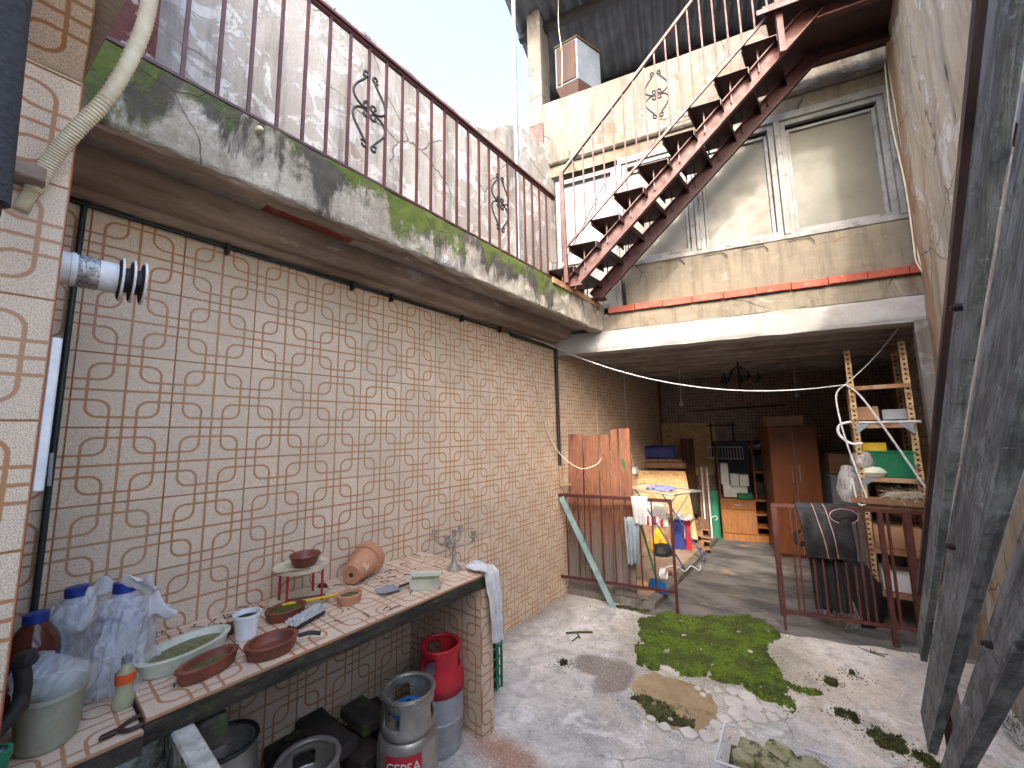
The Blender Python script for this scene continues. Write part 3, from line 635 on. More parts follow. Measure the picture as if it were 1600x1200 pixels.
# ------------------------------------------------------------------ right wall
rw = MB()
def rwall(u, v):
    y = 3.0+u*(4.60-3.0); z = v*6.6; b_ = .015*noise.noise(V((y*2, z*2, 3)))+.006*noise.noise(V((y*8, z*8, 1)))
    return V((.68-b_, y, z))
rw.patch(lambda u, v: rwall(1-u, v), 40, 100)
rw.patch(lambda u, v: V((.68-.015*noise.noise(V(((3.0-4.25*u)*2, v*8, 3)))-.006*noise.noise(V((u*30, v*30, 3))), 3.0-1.1*u, v*4.05)), 24, 60)
rw.patch(lambda u, v: V((.68-.015*noise.noise(V(((1.9-3.15*u)*2, v*5, 3)))-.006*noise.noise(V((u*30, v*20, 3))), 1.9-3.15*u, v*1.5)), 50, 30)  # unseen near stretch, kept low to let sky light into the yard
rw.add([(.68, 3.0, 4.05), (.95, 3.0, 4.05), (.95, 3.0, 6.6), (.68, 3.0, 6.6)], [(0, 1, 2, 3)])  # unseen step, placed to shape the shadow edge on the windows
rw.add([(.68, 3.0, 6.6), (.95, 3.0, 6.6), (.95, 4.6, 6.6), (.68, 4.6, 6.6)], [(0, 1, 2, 3)])
rw.add([(.68, 1.9, 1.5), (.95, 1.9, 1.5), (.95, 1.9, 4.05), (.68, 1.9, 4.05)], [(0, 1, 2, 3)])
rw.add([(.68, -1.25, 1.5), (.95, -1.25, 1.5), (.95, 1.9, 1.5), (.68, 1.9, 1.5)], [(0, 1, 2, 3)])
rw.add([(.68, 1.9, 4.05), (.95, 1.9, 4.05), (.95, 3.0, 4.05), (.68, 3.0, 4.05)], [(0, 1, 2, 3)])
rw.add([(.95, -1.25, 0), (.95, 4.6, 0), (.95, 4.6, 6.6), (.95, 3.0, 6.6), (.95, 3.0, 4.05), (.95, 1.9, 4.05), (.95, 1.9, 1.5), (.95, -1.25, 1.5)], [tuple(range(8))])
one(rw, 'side_wall', M['plaster_right'], 'tall stained plaster wall along the right side', 'wall')
sb = thing('covered_side_wall', 'dim white brick wall behind the slotted shelf on the right', 'wall', (.75, 5.5, 0))
m = MB(); m.span((.72, 4.42, 0), (.95, 7.9, 2.62)); m.build('masonry', M['grout'], sb)
bm_ = MB().box((0, 0, 0), (.012, .236, .066)).mesh('brick'); bm_.materials.append(M['brick_dim'])
for j in range(14):
    for i in range(5):
        o = bpy.data.objects.new('brick', bm_); COL.objects.link(o); hook(o, sb)
        o.location = (.714+random.uniform(-.002, .002), 4.56+.245*i+(.12 if j % 2 else 0), 1.42+.075*j)
# pilaster at the end of the beam on the right
one(MB().span((.60, 4.33, 0), (.70, 4.45, 2.47)), 'end_pier', M['plaster_cream'], 'narrow plaster pier below the right end of the white beam', 'pier')

# unseen house block added behind the viewer to keep the yard in shade
hb = MB(); hb.span((-6, -4.5, 0), (2.4, -1.25, 4.8))
structure(hb.build('unseen_shade_block', M['white_pvc']))  # white all over, to bounce light back into the yard
# ------------------------------------------------------------------ steel stair
st = thing('steel_stair', 'rust red open steel stair climbing right past the windows to a landing', 'stairs', G(.5, .4, 2.93))
def K(s, w, z): return G(s-.33*(w-.6), w, z)          # stair frame: feet follow the slab edge
W1, W0 = .62, .20
for w_ in (W1, W0):
    m = MB(); a, c_ = K(.37, w_, 2.965), K(2.385, w_, 4.875)
    up = UZ
    m.bar(a, c_, .012, .12, NA.cross((c_-a).normalized()))
    d = (c_-a).normalized(); nn = NA.cross(d)
    for q in (-.06, .06): m.bar(a+nn*q+NA*.022, c_+nn*q+NA*.022, .05, .009, nn)
    m.build('stringer', M['red_faded'] if w_ == W1 else M['red_paint'], st)
for k in range(-1, 8):
    s0, z = .378+.209*k, 3.306+.196*k
    m = MB(); off = -.33*(.72-.6)
    c4 = lambda w, s_, zz: G(s0+s_-.33*(w-.72), w, zz)
    m.hexa([c4(.72, 0, z), c4(.72, .25, z), c4(.10, .25, z), c4(.10, 0, z)], [c4(.72, 0, z+.006), c4(.72, .25, z+.006), c4(.10, .25, z+.006), c4(.10, 0, z+.006)])
    m.hexa([c4(.72, 0, z-.045), c4(.72, .006, z-.045), c4(.10, .006, z-.045), c4(.10, 0, z-.045)], [c4(.72, 0, z), c4(.72, .006, z), c4(.10, .006, z), c4(.10, 0, z)])
    m.hexa([c4(.72, .244, z-.05), c4(.72, .25, z-.05), c4(.10, .25, z-.05), c4(.10, .244, z-.05)], [c4(.72, .244, z), c4(.72, .25, z), c4(.10, .25, z), c4(.10, .244, z)])
    tr_ = m.build('tread', M['rust_dark'], st)
    for w_ in (W1+.02, W0+.02):
        m = MB(); m.bar(c4(w_, .10, z), c4(w_, .10, z-.20), .010, .010, TA)
        m.build('bracket', M['red_paint'], tr_)
# landing
m = MB()
c4 = lambda s_, w, zz: G(s_-.33*(w-.72), w, zz)
m.hexa([c4(2.02, .80, 4.868), c4(3.30, .80, 4.868), c4(3.10, .02, 4.868), c4(2.02, .02, 4.868)], [c4(2.02, .80, 4.88), c4(3.30, .80, 4.88), c4(3.10, .02, 4.88), c4(2.02, .02, 4.88)])
m.build('landing', M['rust_dark'], st)
for w_ in (W1, W0):
    m = MB(); a = K(2.37, w_, 4.81); e = G(3.07, w_, 4.81)
    m.bar(a, e, .012, .10); m.bar(a+NA*.022-UZ*.05, e+NA*.022-UZ*.05, .05, .009); m.build('landing_beam', M['red_paint'], st)
m = MB(); m.hexa([c4(1.98, .80, 4.825), c4(3.3, .80, 4.825), c4(3.3, .79, 4.825), c4(1.98, .79, 4.825)], [c4(1.98, .80, 4.866), c4(3.3, .80, 4.866), c4(3.3, .79, 4.866), c4(1.98, .79, 4.866)])
m.build('landing_edge', M['rust_dark'], st)
# stair railing on the viewer's side
RW = .73
m = MB(); m.bar(G(.355, RW, 2.96), G(.340, RW, 4.03), .035, .035, TA); m.build('newel', M['red_faded'], st)
m = MB(); m.bar(G(2.11, RW, 4.50), G(2.11, RW, 5.9), .04, .04, TA); m.build('newel', M['red_faded'], st)
def hz(s): return 4.025+(s-.342)*1.035
def mz(s): return 3.325+(s-.391)*.928
m = MB(); m.bar(G(.33, RW, hz(.33)), G(2.12, RW, hz(2.12)), .03, .022); m.build('handrail', M['red_paint'], st)
m = MB(); m.bar(G(.36, RW, mz(.36)), G(2.12, RW, mz(2.12)), .02, .02); m.build('lower_rail', M['red_paint'], st)
for k in range(18):
    s = .452+.0935*k
    if s > 2.09: break
    m = MB(); m.bar(G(s, RW, mz(s)-.0), G(s, RW, hz(s)), .012, .012, TA); m.build('baluster', M['red_faded'], st)
ornament(st, G(1.20, RW, 4.50), TA)
m = MB(); m.box(G(.40, W1, 2.952), (.16, .12, .012), WAX); m.build('foot_plate', M['red_paint'], st)
m = MB(); m.box(G(.53, W0, 2.952), (.16, .12, .012), WAX); m.build('foot_plate', M['red_paint'], st)
m = MB(); m.bar((FX+.004, 2.72, 2.935), (FX+.004, 3.60, 2.925), .014, .05); m.build('edge_angle', M['rust_metal'], st)

# ------------------------------------------------------------------ barriers in the plane of the beam
def barrier(label, s0, s1, bars, thick, z0, z1, left_leg, right_leg, mat):
    o = thing('iron_barrier', label, 'railing', G((s0+s1)/2, 0, 0), 'red iron barriers below the beam')
    m = MB(); m.bar(G(s0, .0, z1), G(s1, .0, z1-.01), .028, .028); m.build('top_rail', M[mat], o)
    m = MB(); m.bar(G(s0, .0, z0), G(s1, .0, z0-.012), .022, .022); m.build('bottom_rail', M[mat], o)
    for s in bars:
        m = MB(); m.bar(G(s, 0, z0), G(s+random.uniform(-.004, .004), 0, z1-.012), .013, .013, TA); m.build('bar', M[mat], o)
    for s, zb, wd in thick:
        m = MB(); m.bar(G(s, .004, zb), G(s, .004, z1), wd, wd, TA); m.build('post', M[mat], o)
    return o
barrier('rust red iron barrier on the left with white rag and leaning planks', -.02, 1.08, [.08+.118*k for k in range(8)], [(1.075, 0, .026)], .20, 1.0, 0, 1, 'red_paint')
barrier('faded red iron barrier on the right carrying a black jacket', 1.87, 3.02, [2.0, 2.035, 2.13, 2.19, 2.27, 2.335, 2.395, 2.44, 2.49, 2.90], [(1.885, .12, .038), (1.89, 0, .016), (2.585, 0, .030), (2.63, .14, .016), (2.745, .12, .042)], .15, 1.0, 1, 1, 'red_faded')
one(MB().bar((-1.722, 3.612, -.01), (-2.19, 3.50, .985), .052, .018, (0, -1, .2)), 'leaning_batten', M['blue_green'], 'turquoise flaking batten leaning across the left barrier', 'batten')

# planks leaning behind the left barrier
def plank(s0, s1, w0, w1, zt, lab, base=.0):
    m = MB(); n = 5
    vs = []
    b4 = [G(s0, w0, base), G(s1, w0, base), G(s1, w0-.022, base), G(s0, w0-.022, base)]; t4 = [G(s0+.01, w1, zt), G(s1-.004, w1, zt+.006), G(s1-.004, w1-.022, zt+.006), G(s0+.01, w1-.022, zt)]
    m.hexa(b4, t4); return one(m, 'plank', M['wood_plank'], lab, 'plank', 'planks leaning behind the left barrier', bevel=.003)
plank(.055, .225, -.09, -.22, 1.615, 'leftmost orange brown plank leaning behind the left barrier')
plank(.228, .395, -.092, -.22, 1.60, 'second orange plank from the left behind the barrier, grey at its foot')
plank(.397, .51, -.094, -.22, 1.602, 'third narrower plank behind the left barrier')
plank(.515, .60, -.06, -.21, 1.66, 'tall narrow plank, fourth from the left behind the barrier', .07)
plank(.602, .725, -.055, -.20, 1.665, 'rightmost and tallest orange plank behind the left barrier', .07)

# ------------------------------------------------------------------ raised tiled platform
pf = thing('tiled_platform', 'low tiled step with pale mossy edge behind the left barrier', 'platform', (-1.8, 4.8, 0))
m = MB(); e = [G(.02, -.1, 0), G(.88, .0, 0), (V((-1.40, 5.2, 0))), V((-1.42, 6.6, 0)), V((-2.23, 6.6, 0))]
m.poly([(p_.x, p_.y) for p_ in e], 0, .062); m.build('base', M['plaster_cream'], pf)
ft = MB().box((0, 0, 0), (.246, .246, .010)).mesh('floor_tile'); ft.materials.append(M['floor_tile'])
for i in range(3):
    for j in range(11):
        x, y = -2.10+.25*i, 3.95+.25*j
        if i == 2 and j > 8: pass
        if y - .12 < 3.53+(x+2.24)*.285+.06: 
            if j == 0 and i > 0: continue
        o = bpy.data.objects.new('floor_tile', ft); COL.objects.link(o); hook(o, pf); o.location = (x, y, .064+random.uniform(0, .0015))

# ------------------------------------------------------------------ things in the covered area
SH = V((-2.2, 0, 0))
pal = thing('wooden_pallets', 'two wooden pallets stacked under the plywood sheet', 'pallet', G(.95, -2.3, 0))
for j, z in enumerate((.062, .21)):
    for w_ in (-2.62, -2.3, -1.98):
        m = MB(); gbox(m, .40, 1.40, w_-.05, w_+.05, z+.022, z+.10); m.build('bearer', M['pallet'], pal)
    for k in range(6):
        m = MB(); s_ = .42+.19*k; gbox(m, s_, s_+.11, -2.7, -1.94, z+.101, z+.122); m.build('slat', M['pallet'], pal)
        m = MB(); gbox(m, s_, s_+.11, -2.7, -1.94, z, z+.021); m.build('slat', M['pallet'], pal)
m = MB(); m.hexa([G(.42, -1.88, .20), G(1.33, -1.86, .20), G(1.33, -1.84, .21), G(.42, -1.86, .21)], [G(.42, -2.10, 1.06), G(1.24, -2.10, 1.06), G(1.24, -2.08, 1.065), G(.42, -2.08, 1.065)])
one(m, 'plywood_sheet', M['ply'], 'sunlit pale plywood sheet leaning on the pallets', 'plywood', bevel=.002)
one(MB().add([G(.30, -3.27, .9), G(1.75, -3.27, .9), G(1.75, -3.27, 1.75), G(.30, -3.27, 1.75), G(.30, -3.25, .9), G(1.75, -3.25, .9), G(1.75, -3.25, 1.75), G(.30, -3.25, 1.75)], [(3, 2, 1, 0), (4, 5, 6, 7), (0, 1, 5, 4), (1, 2, 6, 5), (2, 3, 7, 6), (3, 0, 4, 7)]), 'wall_board', M['ply'], 'large dim board against the far tiled wall', 'board')
m = MB(); gbox(m, .45, 1.25, -2.95, -2.35, 1.08, 1.16); gbox(m, .5, 1.2, -2.9, -2.4, 1.17, 1.21); m.build
one(m, 'stacked_boards', M['wood_board'], 'dark flat boards stacked behind the plywood sheet', 'boards')
m = MB(); gbox(m, .52, 1.12, -2.85, -2.4, 1.215, 1.40); one(m, 'storage_case', M['navy'], 'dark blue case on top of the stacked boards', 'case', bevel=.02)
m = MB(); gbox(m, 1.20, 1.40, -3.1, -3.06, .3, 1.5); one(m, 'upright_panel', M['wood_plank'], 'dark brown panel standing behind the stacked boards', 'panel')
for k in range(4):
    m = MB(); m.bar(G(1.42+.04*k, -2.5-.03*k, .02), G(1.44+.035*k, -2.75, 1.02+.05*(k % 2)), .022, .022)
    one(m, 'lath', M['cloth_white'] if k % 2 else M['wood_board'], ['brown lath, nearest the plywood in the bundle', 'white lath next to the plywood', 'brown lath in the middle of the bundle', 'white lath nearest the green roll'][k], 'lath', 'laths between plywood and green roll')
tn = thing('net_roll', 'tall green roll of netting standing by the drawer cabinet', 'roll', G(1.62, -2.8, 0))
m = MB(); m.lathe([(0, 0), (.072, 0), (.076, .1), (.074, .35), (.078, .60), (.072, .72), (.05, .725), (0, .72)], G(1.60, -2.78, .0), 20, jit=.05); m.build('roll', M['green_mesh'], tn)
m = MB(); m.tube(spline([G(1.56, -2.7, .33), G(1.60, -2.695, .36), G(1.64, -2.70, .34), G(1.61, -2.69, .30)], 4), .006, 6); m.build('tie', M['white_pvc'], tn)
# drawer cabinet with shelves
kc = thing('drawer_cabinet', 'honey wood cabinet with drawer and door beside open shelves', 'cabinet', G(2, -2.9, 0))
m = MB(); gbox(m, 1.70, 2.16, -3.15, -2.80, .0, .60); gbox(m, 1.70, 2.5, -3.15, -2.82, 0, .09); m.build('carcass', M['mdf_light'], kc, bevel=.003)
m = MB(); gbox(m, 1.715, 2.145, -2.798, -2.783, .46, .575); dr = m.build('drawer', M['mdf_light'], kc, bevel=.003)
m = MB(); m.tube(spline([G(1.88, -2.78, .525), G(1.90, -2.765, .522), G(1.96, -2.765, .522), G(1.98, -2.78, .525)], 4), .007, 6); m.build('handle', M['galv'], dr)
m = MB(); gbox(m, 1.715, 2.145, -2.798, -2.783, .11, .445); dr = m.build('cabinet_door', M['mdf_light'], kc, bevel=.003)
m = MB(); m.tube([G(2.09, -2.775, .22), G(2.09, -2.775, .32)], .006, 6); m.build('handle', M['galv'], dr)
for s_ in (1.70, 2.17): 
    m = MB(); gbox(m, s_, s_+.02, -3.15, -2.82, .6, 1.45); m.build('upright', M['mdf'], kc)
for z in (.60, .40, .22):
    m = MB(); gbox(m, 2.162, 2.48, -3.15, -2.80, z-.02, z); m.build('shelf', M['mdf_light'], kc)
m = MB(); gbox(m, 2.46, 2.48, -3.15, -2.82, 0, 1.35); m.build('upright', M['mdf'], kc)
for z in (1.35, 1.0):
    m = MB(); gbox(m, 2.192, 2.458, -3.15, -2.84, z-.02, z); m.build('shelf', M['mdf_light'], kc)
m = MB(); gbox(m, 1.69, 2.49, -3.16, -3.152, .0, 1.45); m.build('back', M['black_iron'], kc)
for k, (s_, w2, z0, z1, lab) in enumerate(((1.76, .10, .62, .80, 'left'), (1.78, .30, .62, .77, 'low'), (1.74, .11, .802, 1.12, 'tall'), (1.87, .11, .78, .96, 'mid'), (1.99, .12, .78, .95, 'right'))):
    m = MB(); gbox(m, s_, s_+w2, -3.0-.01*k, -2.86-.01*k, z0, z1)
    one(m, 'white_box', M['paper_white'], {'left': 'small white carton at the left of the cabinet top', 'low': 'wide low white carton on the cabinet top behind the green tub', 'tall': 'tallest white carton, leftmost on the cabinet pile', 'mid': 'white carton in the middle of the cabinet pile', 'right': 'white carton, rightmost of the cabinet pile'}[lab], 'box', 'white cartons on the cabinet', bevel=.003)
m = MB(); gbox(m, 1.93, 2.13, -2.86, -2.76, .605, .69); one(m, 'green_tub', M['green_plastic'], 'small bright green plastic tub on the drawer cabinet', 'tub', bevel=.012)
# hanging wire basket rack
rk = thing('wire_rack', 'white wire basket rack hanging above the cabinet', 'rack', G(1.85, -3.1, 1.3))
m = MB()
for z in (1.18, 1.36):
    m.tube([G(1.60, -3.02, z), G(2.08, -3.02, z), G(2.08, -3.24, z), G(1.60, -3.24, z)], .005, 5, closed=True)
for k in range(13): m.tube([G(1.60+.04*k, -3.02, 1.18), G(1.60+.04*k, -3.02, 1.36)], .0035, 4)
m.build('basket', M['white_pvc'], rk)
m = MB()
for s_ in (1.68, 2.0): m.tube([G(s_, -3.24, 1.2), G(s_, -3.24, 1.75)], .012, 6)
m.tube([G(1.62, -3.24, 1.70), G(2.06, -3.24, 1.70)], .012, 6); m.build('hanger', M['black_iron'], rk)
# wardrobe
wd = thing('wardrobe', 'orange brown two-door wardrobe in the covered area', 'wardrobe', G(2.55, -2.3, 0))
m = MB(); gbox(m, 2.28, 2.80, -2.75, -2.13, .04, 1.66); gbox(m, 2.29, 2.79, -2.7, -2.16, 0, .04); m.build('carcass', M['mdf'], wd, bevel=.003)
for s0, s1, hs in ((2.285, 2.535, 2.50), (2.545, 2.795, 2.58)):
    m = MB(); gbox(m, s0, s1, -2.128, -2.110, .06, 1.65); d_ = m.build('wardrobe_door', M['mdf'], wd, bevel=.003)
    m = MB(); m.tube([G(hs, -2.095, .95), G(hs, -2.095, 1.17)], .006, 6); m.tube([G(hs, -2.11, .96), G(hs, -2.095, .96)], .004, 5); m.build('handle', M['galv'], d_)
m = MB(); gbox(m, 2.537, 2.543, -2.115, -2.106, .06, 1.65); m.build('edge_strip', M['galv'], wd)
# clothes airer
ar = thing('clothes_airer', 'folding clothes airer with grey frame behind the left barrier', 'airer', (-1.7, 5.1, .07))
a0 = [V((-2.12, 4.75, .93)), V((-1.45, 4.75, .90)), V((-1.30, 5.35, .88)), V((-2.0, 5.35, .93))]
m = MB(); m.tube([a0[0], a0[1], a0[2], a0[3]], .008, 6, closed=True); m.build('top_frame', M['galv'], ar)
m = MB()
for k in range(1, 7): m.tube([a0[0].lerp(a0[3], k/7), a0[1].lerp(a0[2], k/7)], .003, 5)
m.build('line_wire', M['cream_hose'], ar)
m = MB(); m.tube([(-1.95, 4.85, .92), (-1.40, 4.80, .075), (-1.30, 5.30, .075), (-1.85, 5.35, .91)], .009, 6); m.build('leg_frame', M['navy'], ar)
m = MB(); m.tube([(-1.45, 4.85, .90), (-1.98, 4.80, .075), (-1.92, 5.30, .075), (-1.42, 5.32, .88)], .009, 6); m.build('leg_frame', M['grey_shell'], ar)
def crumple(c, sx, sy, sz, seed, ax=None):
    m = MB(); c = V(c)
    def f(u, v):
        x, y = (u-.5), (v-.5); r = 1-max(abs(x), abs(y))*1.0
        return c+V((x*sx, y*sy, sz*(.45*(1-4*x*x)*(1-4*y*y)+.55*abs(noise.noise(V((x*5+seed, y*5, seed))))) ))
    m.patch(f, 22, 22); return m
one(crumple((-1.66, 4.95, .92), .30, .22, .09, 3), 'draped_cloth', M['lavender'], 'crumpled lavender cloth lying on the clothes airer', 'cloth', solid=.006)
# rag over the left barrier
def drape(c, ax, nx, width, front, back, seed, amp=.018, nar=.0, wob=3.2):
    """cloth hung over a rail: c = middle on the rail, ax along the rail, nx towards the viewer"""
    m = MB(); c = V(c)
    def f(u, v):
        a = (u-.5)*width; L_ = front+back; l = v*L_-back
        fold = amp*math.sin(a*wob*2*math.pi/width+seed)*min(1, abs(l)/.12)+amp*.8*noise.noise(V((a*9+seed, l*5, seed)))
        hem = 1+.12*noise.noise(V((a*14, seed, 1))); tt = abs(l)*hem
        sh = 1-nar*min(1, tt/max(front, .01))
        if l < 0: off = -.02-.01*min(1, tt*6)
        else: off = .02+.012*min(1, tt*6)
        if tt < .02: off = math.copysign(.02*math.sin(tt/.02*math.pi/2), l); z = .018*math.cos(tt/.02*math.pi/2)
        else: z = -(tt-.02)
        return c+ax*(a*sh)+nx*(off+fold)+UZ*z
    m.patch(f, 26, 40); return m
one(drape(G(.80, 0, 1.002), TA, NA, .15, .26, .18, 2.0, .012, .25), 'rag', M['cloth_white'], 'white rag hung over the left barrier', 'rag', solid=.003)
m = drape(G(.72, -.02, .80), TA, NA, .14, .42, .05, 5.0, .02, .3); one(m, 'grey_trousers', M['pale_denim'], 'pale grey blue cloth hanging below the white rag', 'cloth', solid=.004)
br = thing('green_broom', 'broom with long green handle leaning behind the left barrier', 'broom', (-1.5, 4.05, .07))
m = MB(); m.tube([G(.64, -.16, 1.36), G(.90, -.30, .14)], .011, 8); m.build('handle', M['green_plastic'], br)
m = MB(); m.hexa([G(.80, -.40, .07), G(1.0, -.28, .07), G(1.0, -.20, .07), G(.80, -.32, .07)], [G(.83, -.36, .17), G(.97, -.28, .17), G(.97, -.25, .17), G(.83, -.33, .17)]); m.build('head', M['blue_plastic'], br, bevel=.006)
dp_ = MB(); dp_.lathe([(.03, 0), (.05, 0), (.052, .15), (.045, .15), (.03, .02)], G(.66, -.30, .105), 16, ax=(UZ, NA, TA)); one(dp_, 'paper_roll', M['card'], 'short cardboard tube lying on the platform behind the planks', 'tube')
co = MB()
for k in range(9): co.tube([G(.92+.006*k, -.62, .075)+V((.0, .055*math.cos(a*.4), .055+.055*math.sin(a*.4))) for a in range(17)], .006, 5)
one(co, 'cable_coil', M['cloth_white'], 'coil of white cord on the tiled platform', 'coil')
one(MB().tube(spline([G(.95, -1.0, .08), G(1.05, -1.1, .08), G(1.15, -.95, .08), G(1.22, -1.15, .08), G(1.30, -1.0, .09), G(1.32, -1.2, .08)], 6), .006, 6), 'extension_lead', M['white_pvc'], 'white extension lead curled on the platform floor', 'lead')
one(MB().lathe([(0, .0), (.05, 0), (.058, .028), (.05, .03), (.045, .01), (0, .008)], G(.97, -.80, .071), 16), 'small_saucer', M['terracotta'], 'small brown saucer on the platform floor', 'saucer')
m = MB(); gbox(m, .56, 1.0, -2.0, -1.75, .07, .36); one(m, 'cardboard_box', M['card'], 'brown cardboard box on the floor behind the airer', 'box', bevel=.004)
m = MB(); gbox(m, .60, .98, -1.98, -1.76, .362, .50); one(m, 'striped_box', M['paper_white'], 'white box with red stripes on top of the cardboard box', 'box', bevel=.004)
m = MB()
for k in range(3): gbox(m, .70+.09*k, .74+.09*k, -1.757, -1.753, .37, .49)
m.build('stripe', M['red_plastic'], bpy.data.objects['striped_box'])
m = MB(); gbox(m, .62, .95, -1.97, -1.77, .502, .64); one(m, 'white_carton', M['paper_white'], 'plain pale carton topmost of the pile behind the airer', 'box', bevel=.006)
m = MB(); gbox(m, 1.02, 1.17, -1.98, -1.82, .07, .44); one(m, 'navy_box', M['navy'], 'upright dark blue carton beside the cardboard box', 'box', bevel=.004)
m = MB(); gbox(m, 1.18, 1.25, -1.99, -1.83, .07, .46); one(m, 'red_box', M['red_plastic'], 'thin upright red carton next to the navy carton', 'box', bevel=.004)
bgm = MB(); bgm.lathe([(.0, 0), (.09, .0), (.11, .06), (.10, .18), (.07, .28), (.02, .31), (0, .31)], G(.86, -1.62, .07), 18, jit=.3, seed=4); one(bgm, 'yellow_bag', M['yellow'], 'yellow and black bag slumped in front of the cardboard box', 'bag')
bgm = MB(); bgm.lathe([(.0, 0), (.10, .0), (.12, .05), (.10, .12), (.03, .14), (0, .14)], G(.90, -1.50, .07), 18, jit=.35, seed=9); one(bgm, 'black_bag', M['black_fabric'], 'low black bag on the floor before the yellow bag', 'bag')
one(crumple(G(1.12, -1.85, .47), .34, .26, .10, 8), 'plastic_sheet', M['bag'], 'clear plastic sheet crumpled on the navy carton', 'plastic', solid=.003)
bn = MB(); bn.lathe([(0, 0), (.075, 0), (.09, .28), (.095, .28), (.095, .30), (.082, .30), (.07, .02), (0, .02)], G(.56, -.80, .07), 20); one(bn, 'dark_bin', M['green_pipe'], 'dark green bin standing behind the planks', 'bin')
# more clutter in the covered area
m = MB(); gbox(m, 2.20, 2.45, -3.12, -2.90, 1.005, 1.25); one(m, 'black_appliance', M['black_iron'], 'black appliance on the middle open shelf left of the wardrobe', 'appliance', bevel=.008)
m = MB(); gbox(m, 2.20, 2.45, -3.12, -2.88, .605, .86); one(m, 'dark_monitor', M['black_iron'], 'dark box on the lower open shelf beside the white cartons', 'box', bevel=.008)
one(crumple(G(2.32, -2.98, 1.36), .3, .2, .07, 12), 'folded_sheet', M['cloth_white'], 'crumpled pale sheet on top of the open shelves', 'sheet', solid=.006)
m = MB(); gbox(m, 2.30, 2.70, -2.6, -2.2, 1.665, 1.80); one(m, 'wardrobe_carton', M['card'], 'brown carton lying on top of the wardrobe', 'carton', bevel=.005)
m = MB(); gbox(m, 2.92, 3.30, -2.9, -2.2, .0, 1.05); one(m, 'old_fridge', M['grey_shell'], 'dim grey fridge right of the wardrobe', 'fridge', bevel=.02)
m = MB(); gbox(m, 2.95, 3.25, -2.8, -2.3, 1.055, 1.30); one(m, 'fridge_carton', M['card'], 'brown carton on top of the grey fridge', 'carton', bevel=.005)
m = MB(); gbox(m, 3.36, 3.75, -2.4, -1.8, .0, .62); one(m, 'wooden_chest', M['wood_dark'], 'dark wooden chest behind the slotted shelf', 'chest', bevel=.006)
m = MB(); gbox(m, 3.40, 3.72, -2.35, -1.85, .625, .92); one(m, 'wooden_crate', M['pallet'], 'wooden crate on the dark chest', 'crate', bevel=.004)
m = MB(); gbox(m, .44, .60, -2.2, -1.9, .335, .62); one(m, 'tool_case', M['green_pipe'], 'dark green case wedged between left wall and plywood', 'case', bevel=.01)
# socket, bulbs, chandelier
sk = thing('wall_socket', 'white double socket on the sunlit left wall behind the planks', 'socket', (-2.24, 5.5, 1.05))
m = MB(); m.span((-2.234, 5.49, 1.03), (-2.19, 5.60, 1.12)); m.build('box', M['white_pvc'], sk, bevel=.006)
m = MB(); m.tube(spline([(-2.225, 5.53, 1.12), (-2.225, 5.48, 1.25), (-2.225, 5.40, 1.5), (-2.225, 5.36, 2.0), (-2.225, 5.36, 2.55)], 6), .006, 6); m.build('cable', M['white_pvc'], sk)
one(MB().tube([(-2.225, 4.45, 1.55), (-2.225, 4.46, 2.0), (-2.225, 4.45, 2.5)], .005, 6), 'wall_cable', M['cream_hose'], 'thin cable running up the shaded tiles above the planks', 'cable')
for s_, w_, z_, lab in ((1.25, -2.0, 2.0, 'bare bulb hanging on a cord left of the chandelier'), (2.75, -2.6, 2.1, 'bare bulb hanging on a cord above the wardrobe')):
    o = thing('hanging_bulb', lab, 'bulb', G(s_, w_, z_), 'bare bulbs in the covered area')
    m = MB(); m.tube([G(s_, w_, 2.6), G(s_, w_, z_+.08)], .004, 5); m.build('cord', M['white_pvc'], o)
    m = MB(); m.lathe([(.0, .085), (.016, .085), (.016, .045), (.026, .02), (.028, -.005), (.018, -.026), (0, -.03)], G(s_, w_, z_), 14); m.build('bulb', M['bulb'], o)
ch = thing('chandelier', 'dark wrought iron chandelier hanging below the joists', 'chandelier', G(1.95, -1.9, 2.3))
m = MB(); cc = G(1.95, -1.75, 0); m.tube([cc+UZ*2.6, cc+UZ*2.12], .012, 6)
m.lathe([(0, 2.10), (.03, 2.12), (.02, 2.16), (.0, 2.18)], cc, 10); m.build('stem', M['black_iron'], ch)
for k in range(5):
    a = k*2*math.pi/5+.3; d = V((math.cos(a), math.sin(a), 0)); m = MB()
    m.tube(spline([cc+UZ*2.45, cc+d*.08+UZ*2.40, cc+d*.17+UZ*2.24, cc+d*.22+UZ*2.26], 5), .009, 6); m.lathe([(0, 0), (.035, .005), (.03, .03), (.012, .03), (.012, .09), (0, .09)], cc+d*.22+UZ*2.26, 10); m.build('arm', M['black_iron'], ch)
one(MB().tube([G(1.45, -3.26, 1.95), G(2.75, -3.26, 2.0)], .014, 6), 'wall_bar', M['rust_dark'], 'dark red bar along the far tiled wall', 'bar')

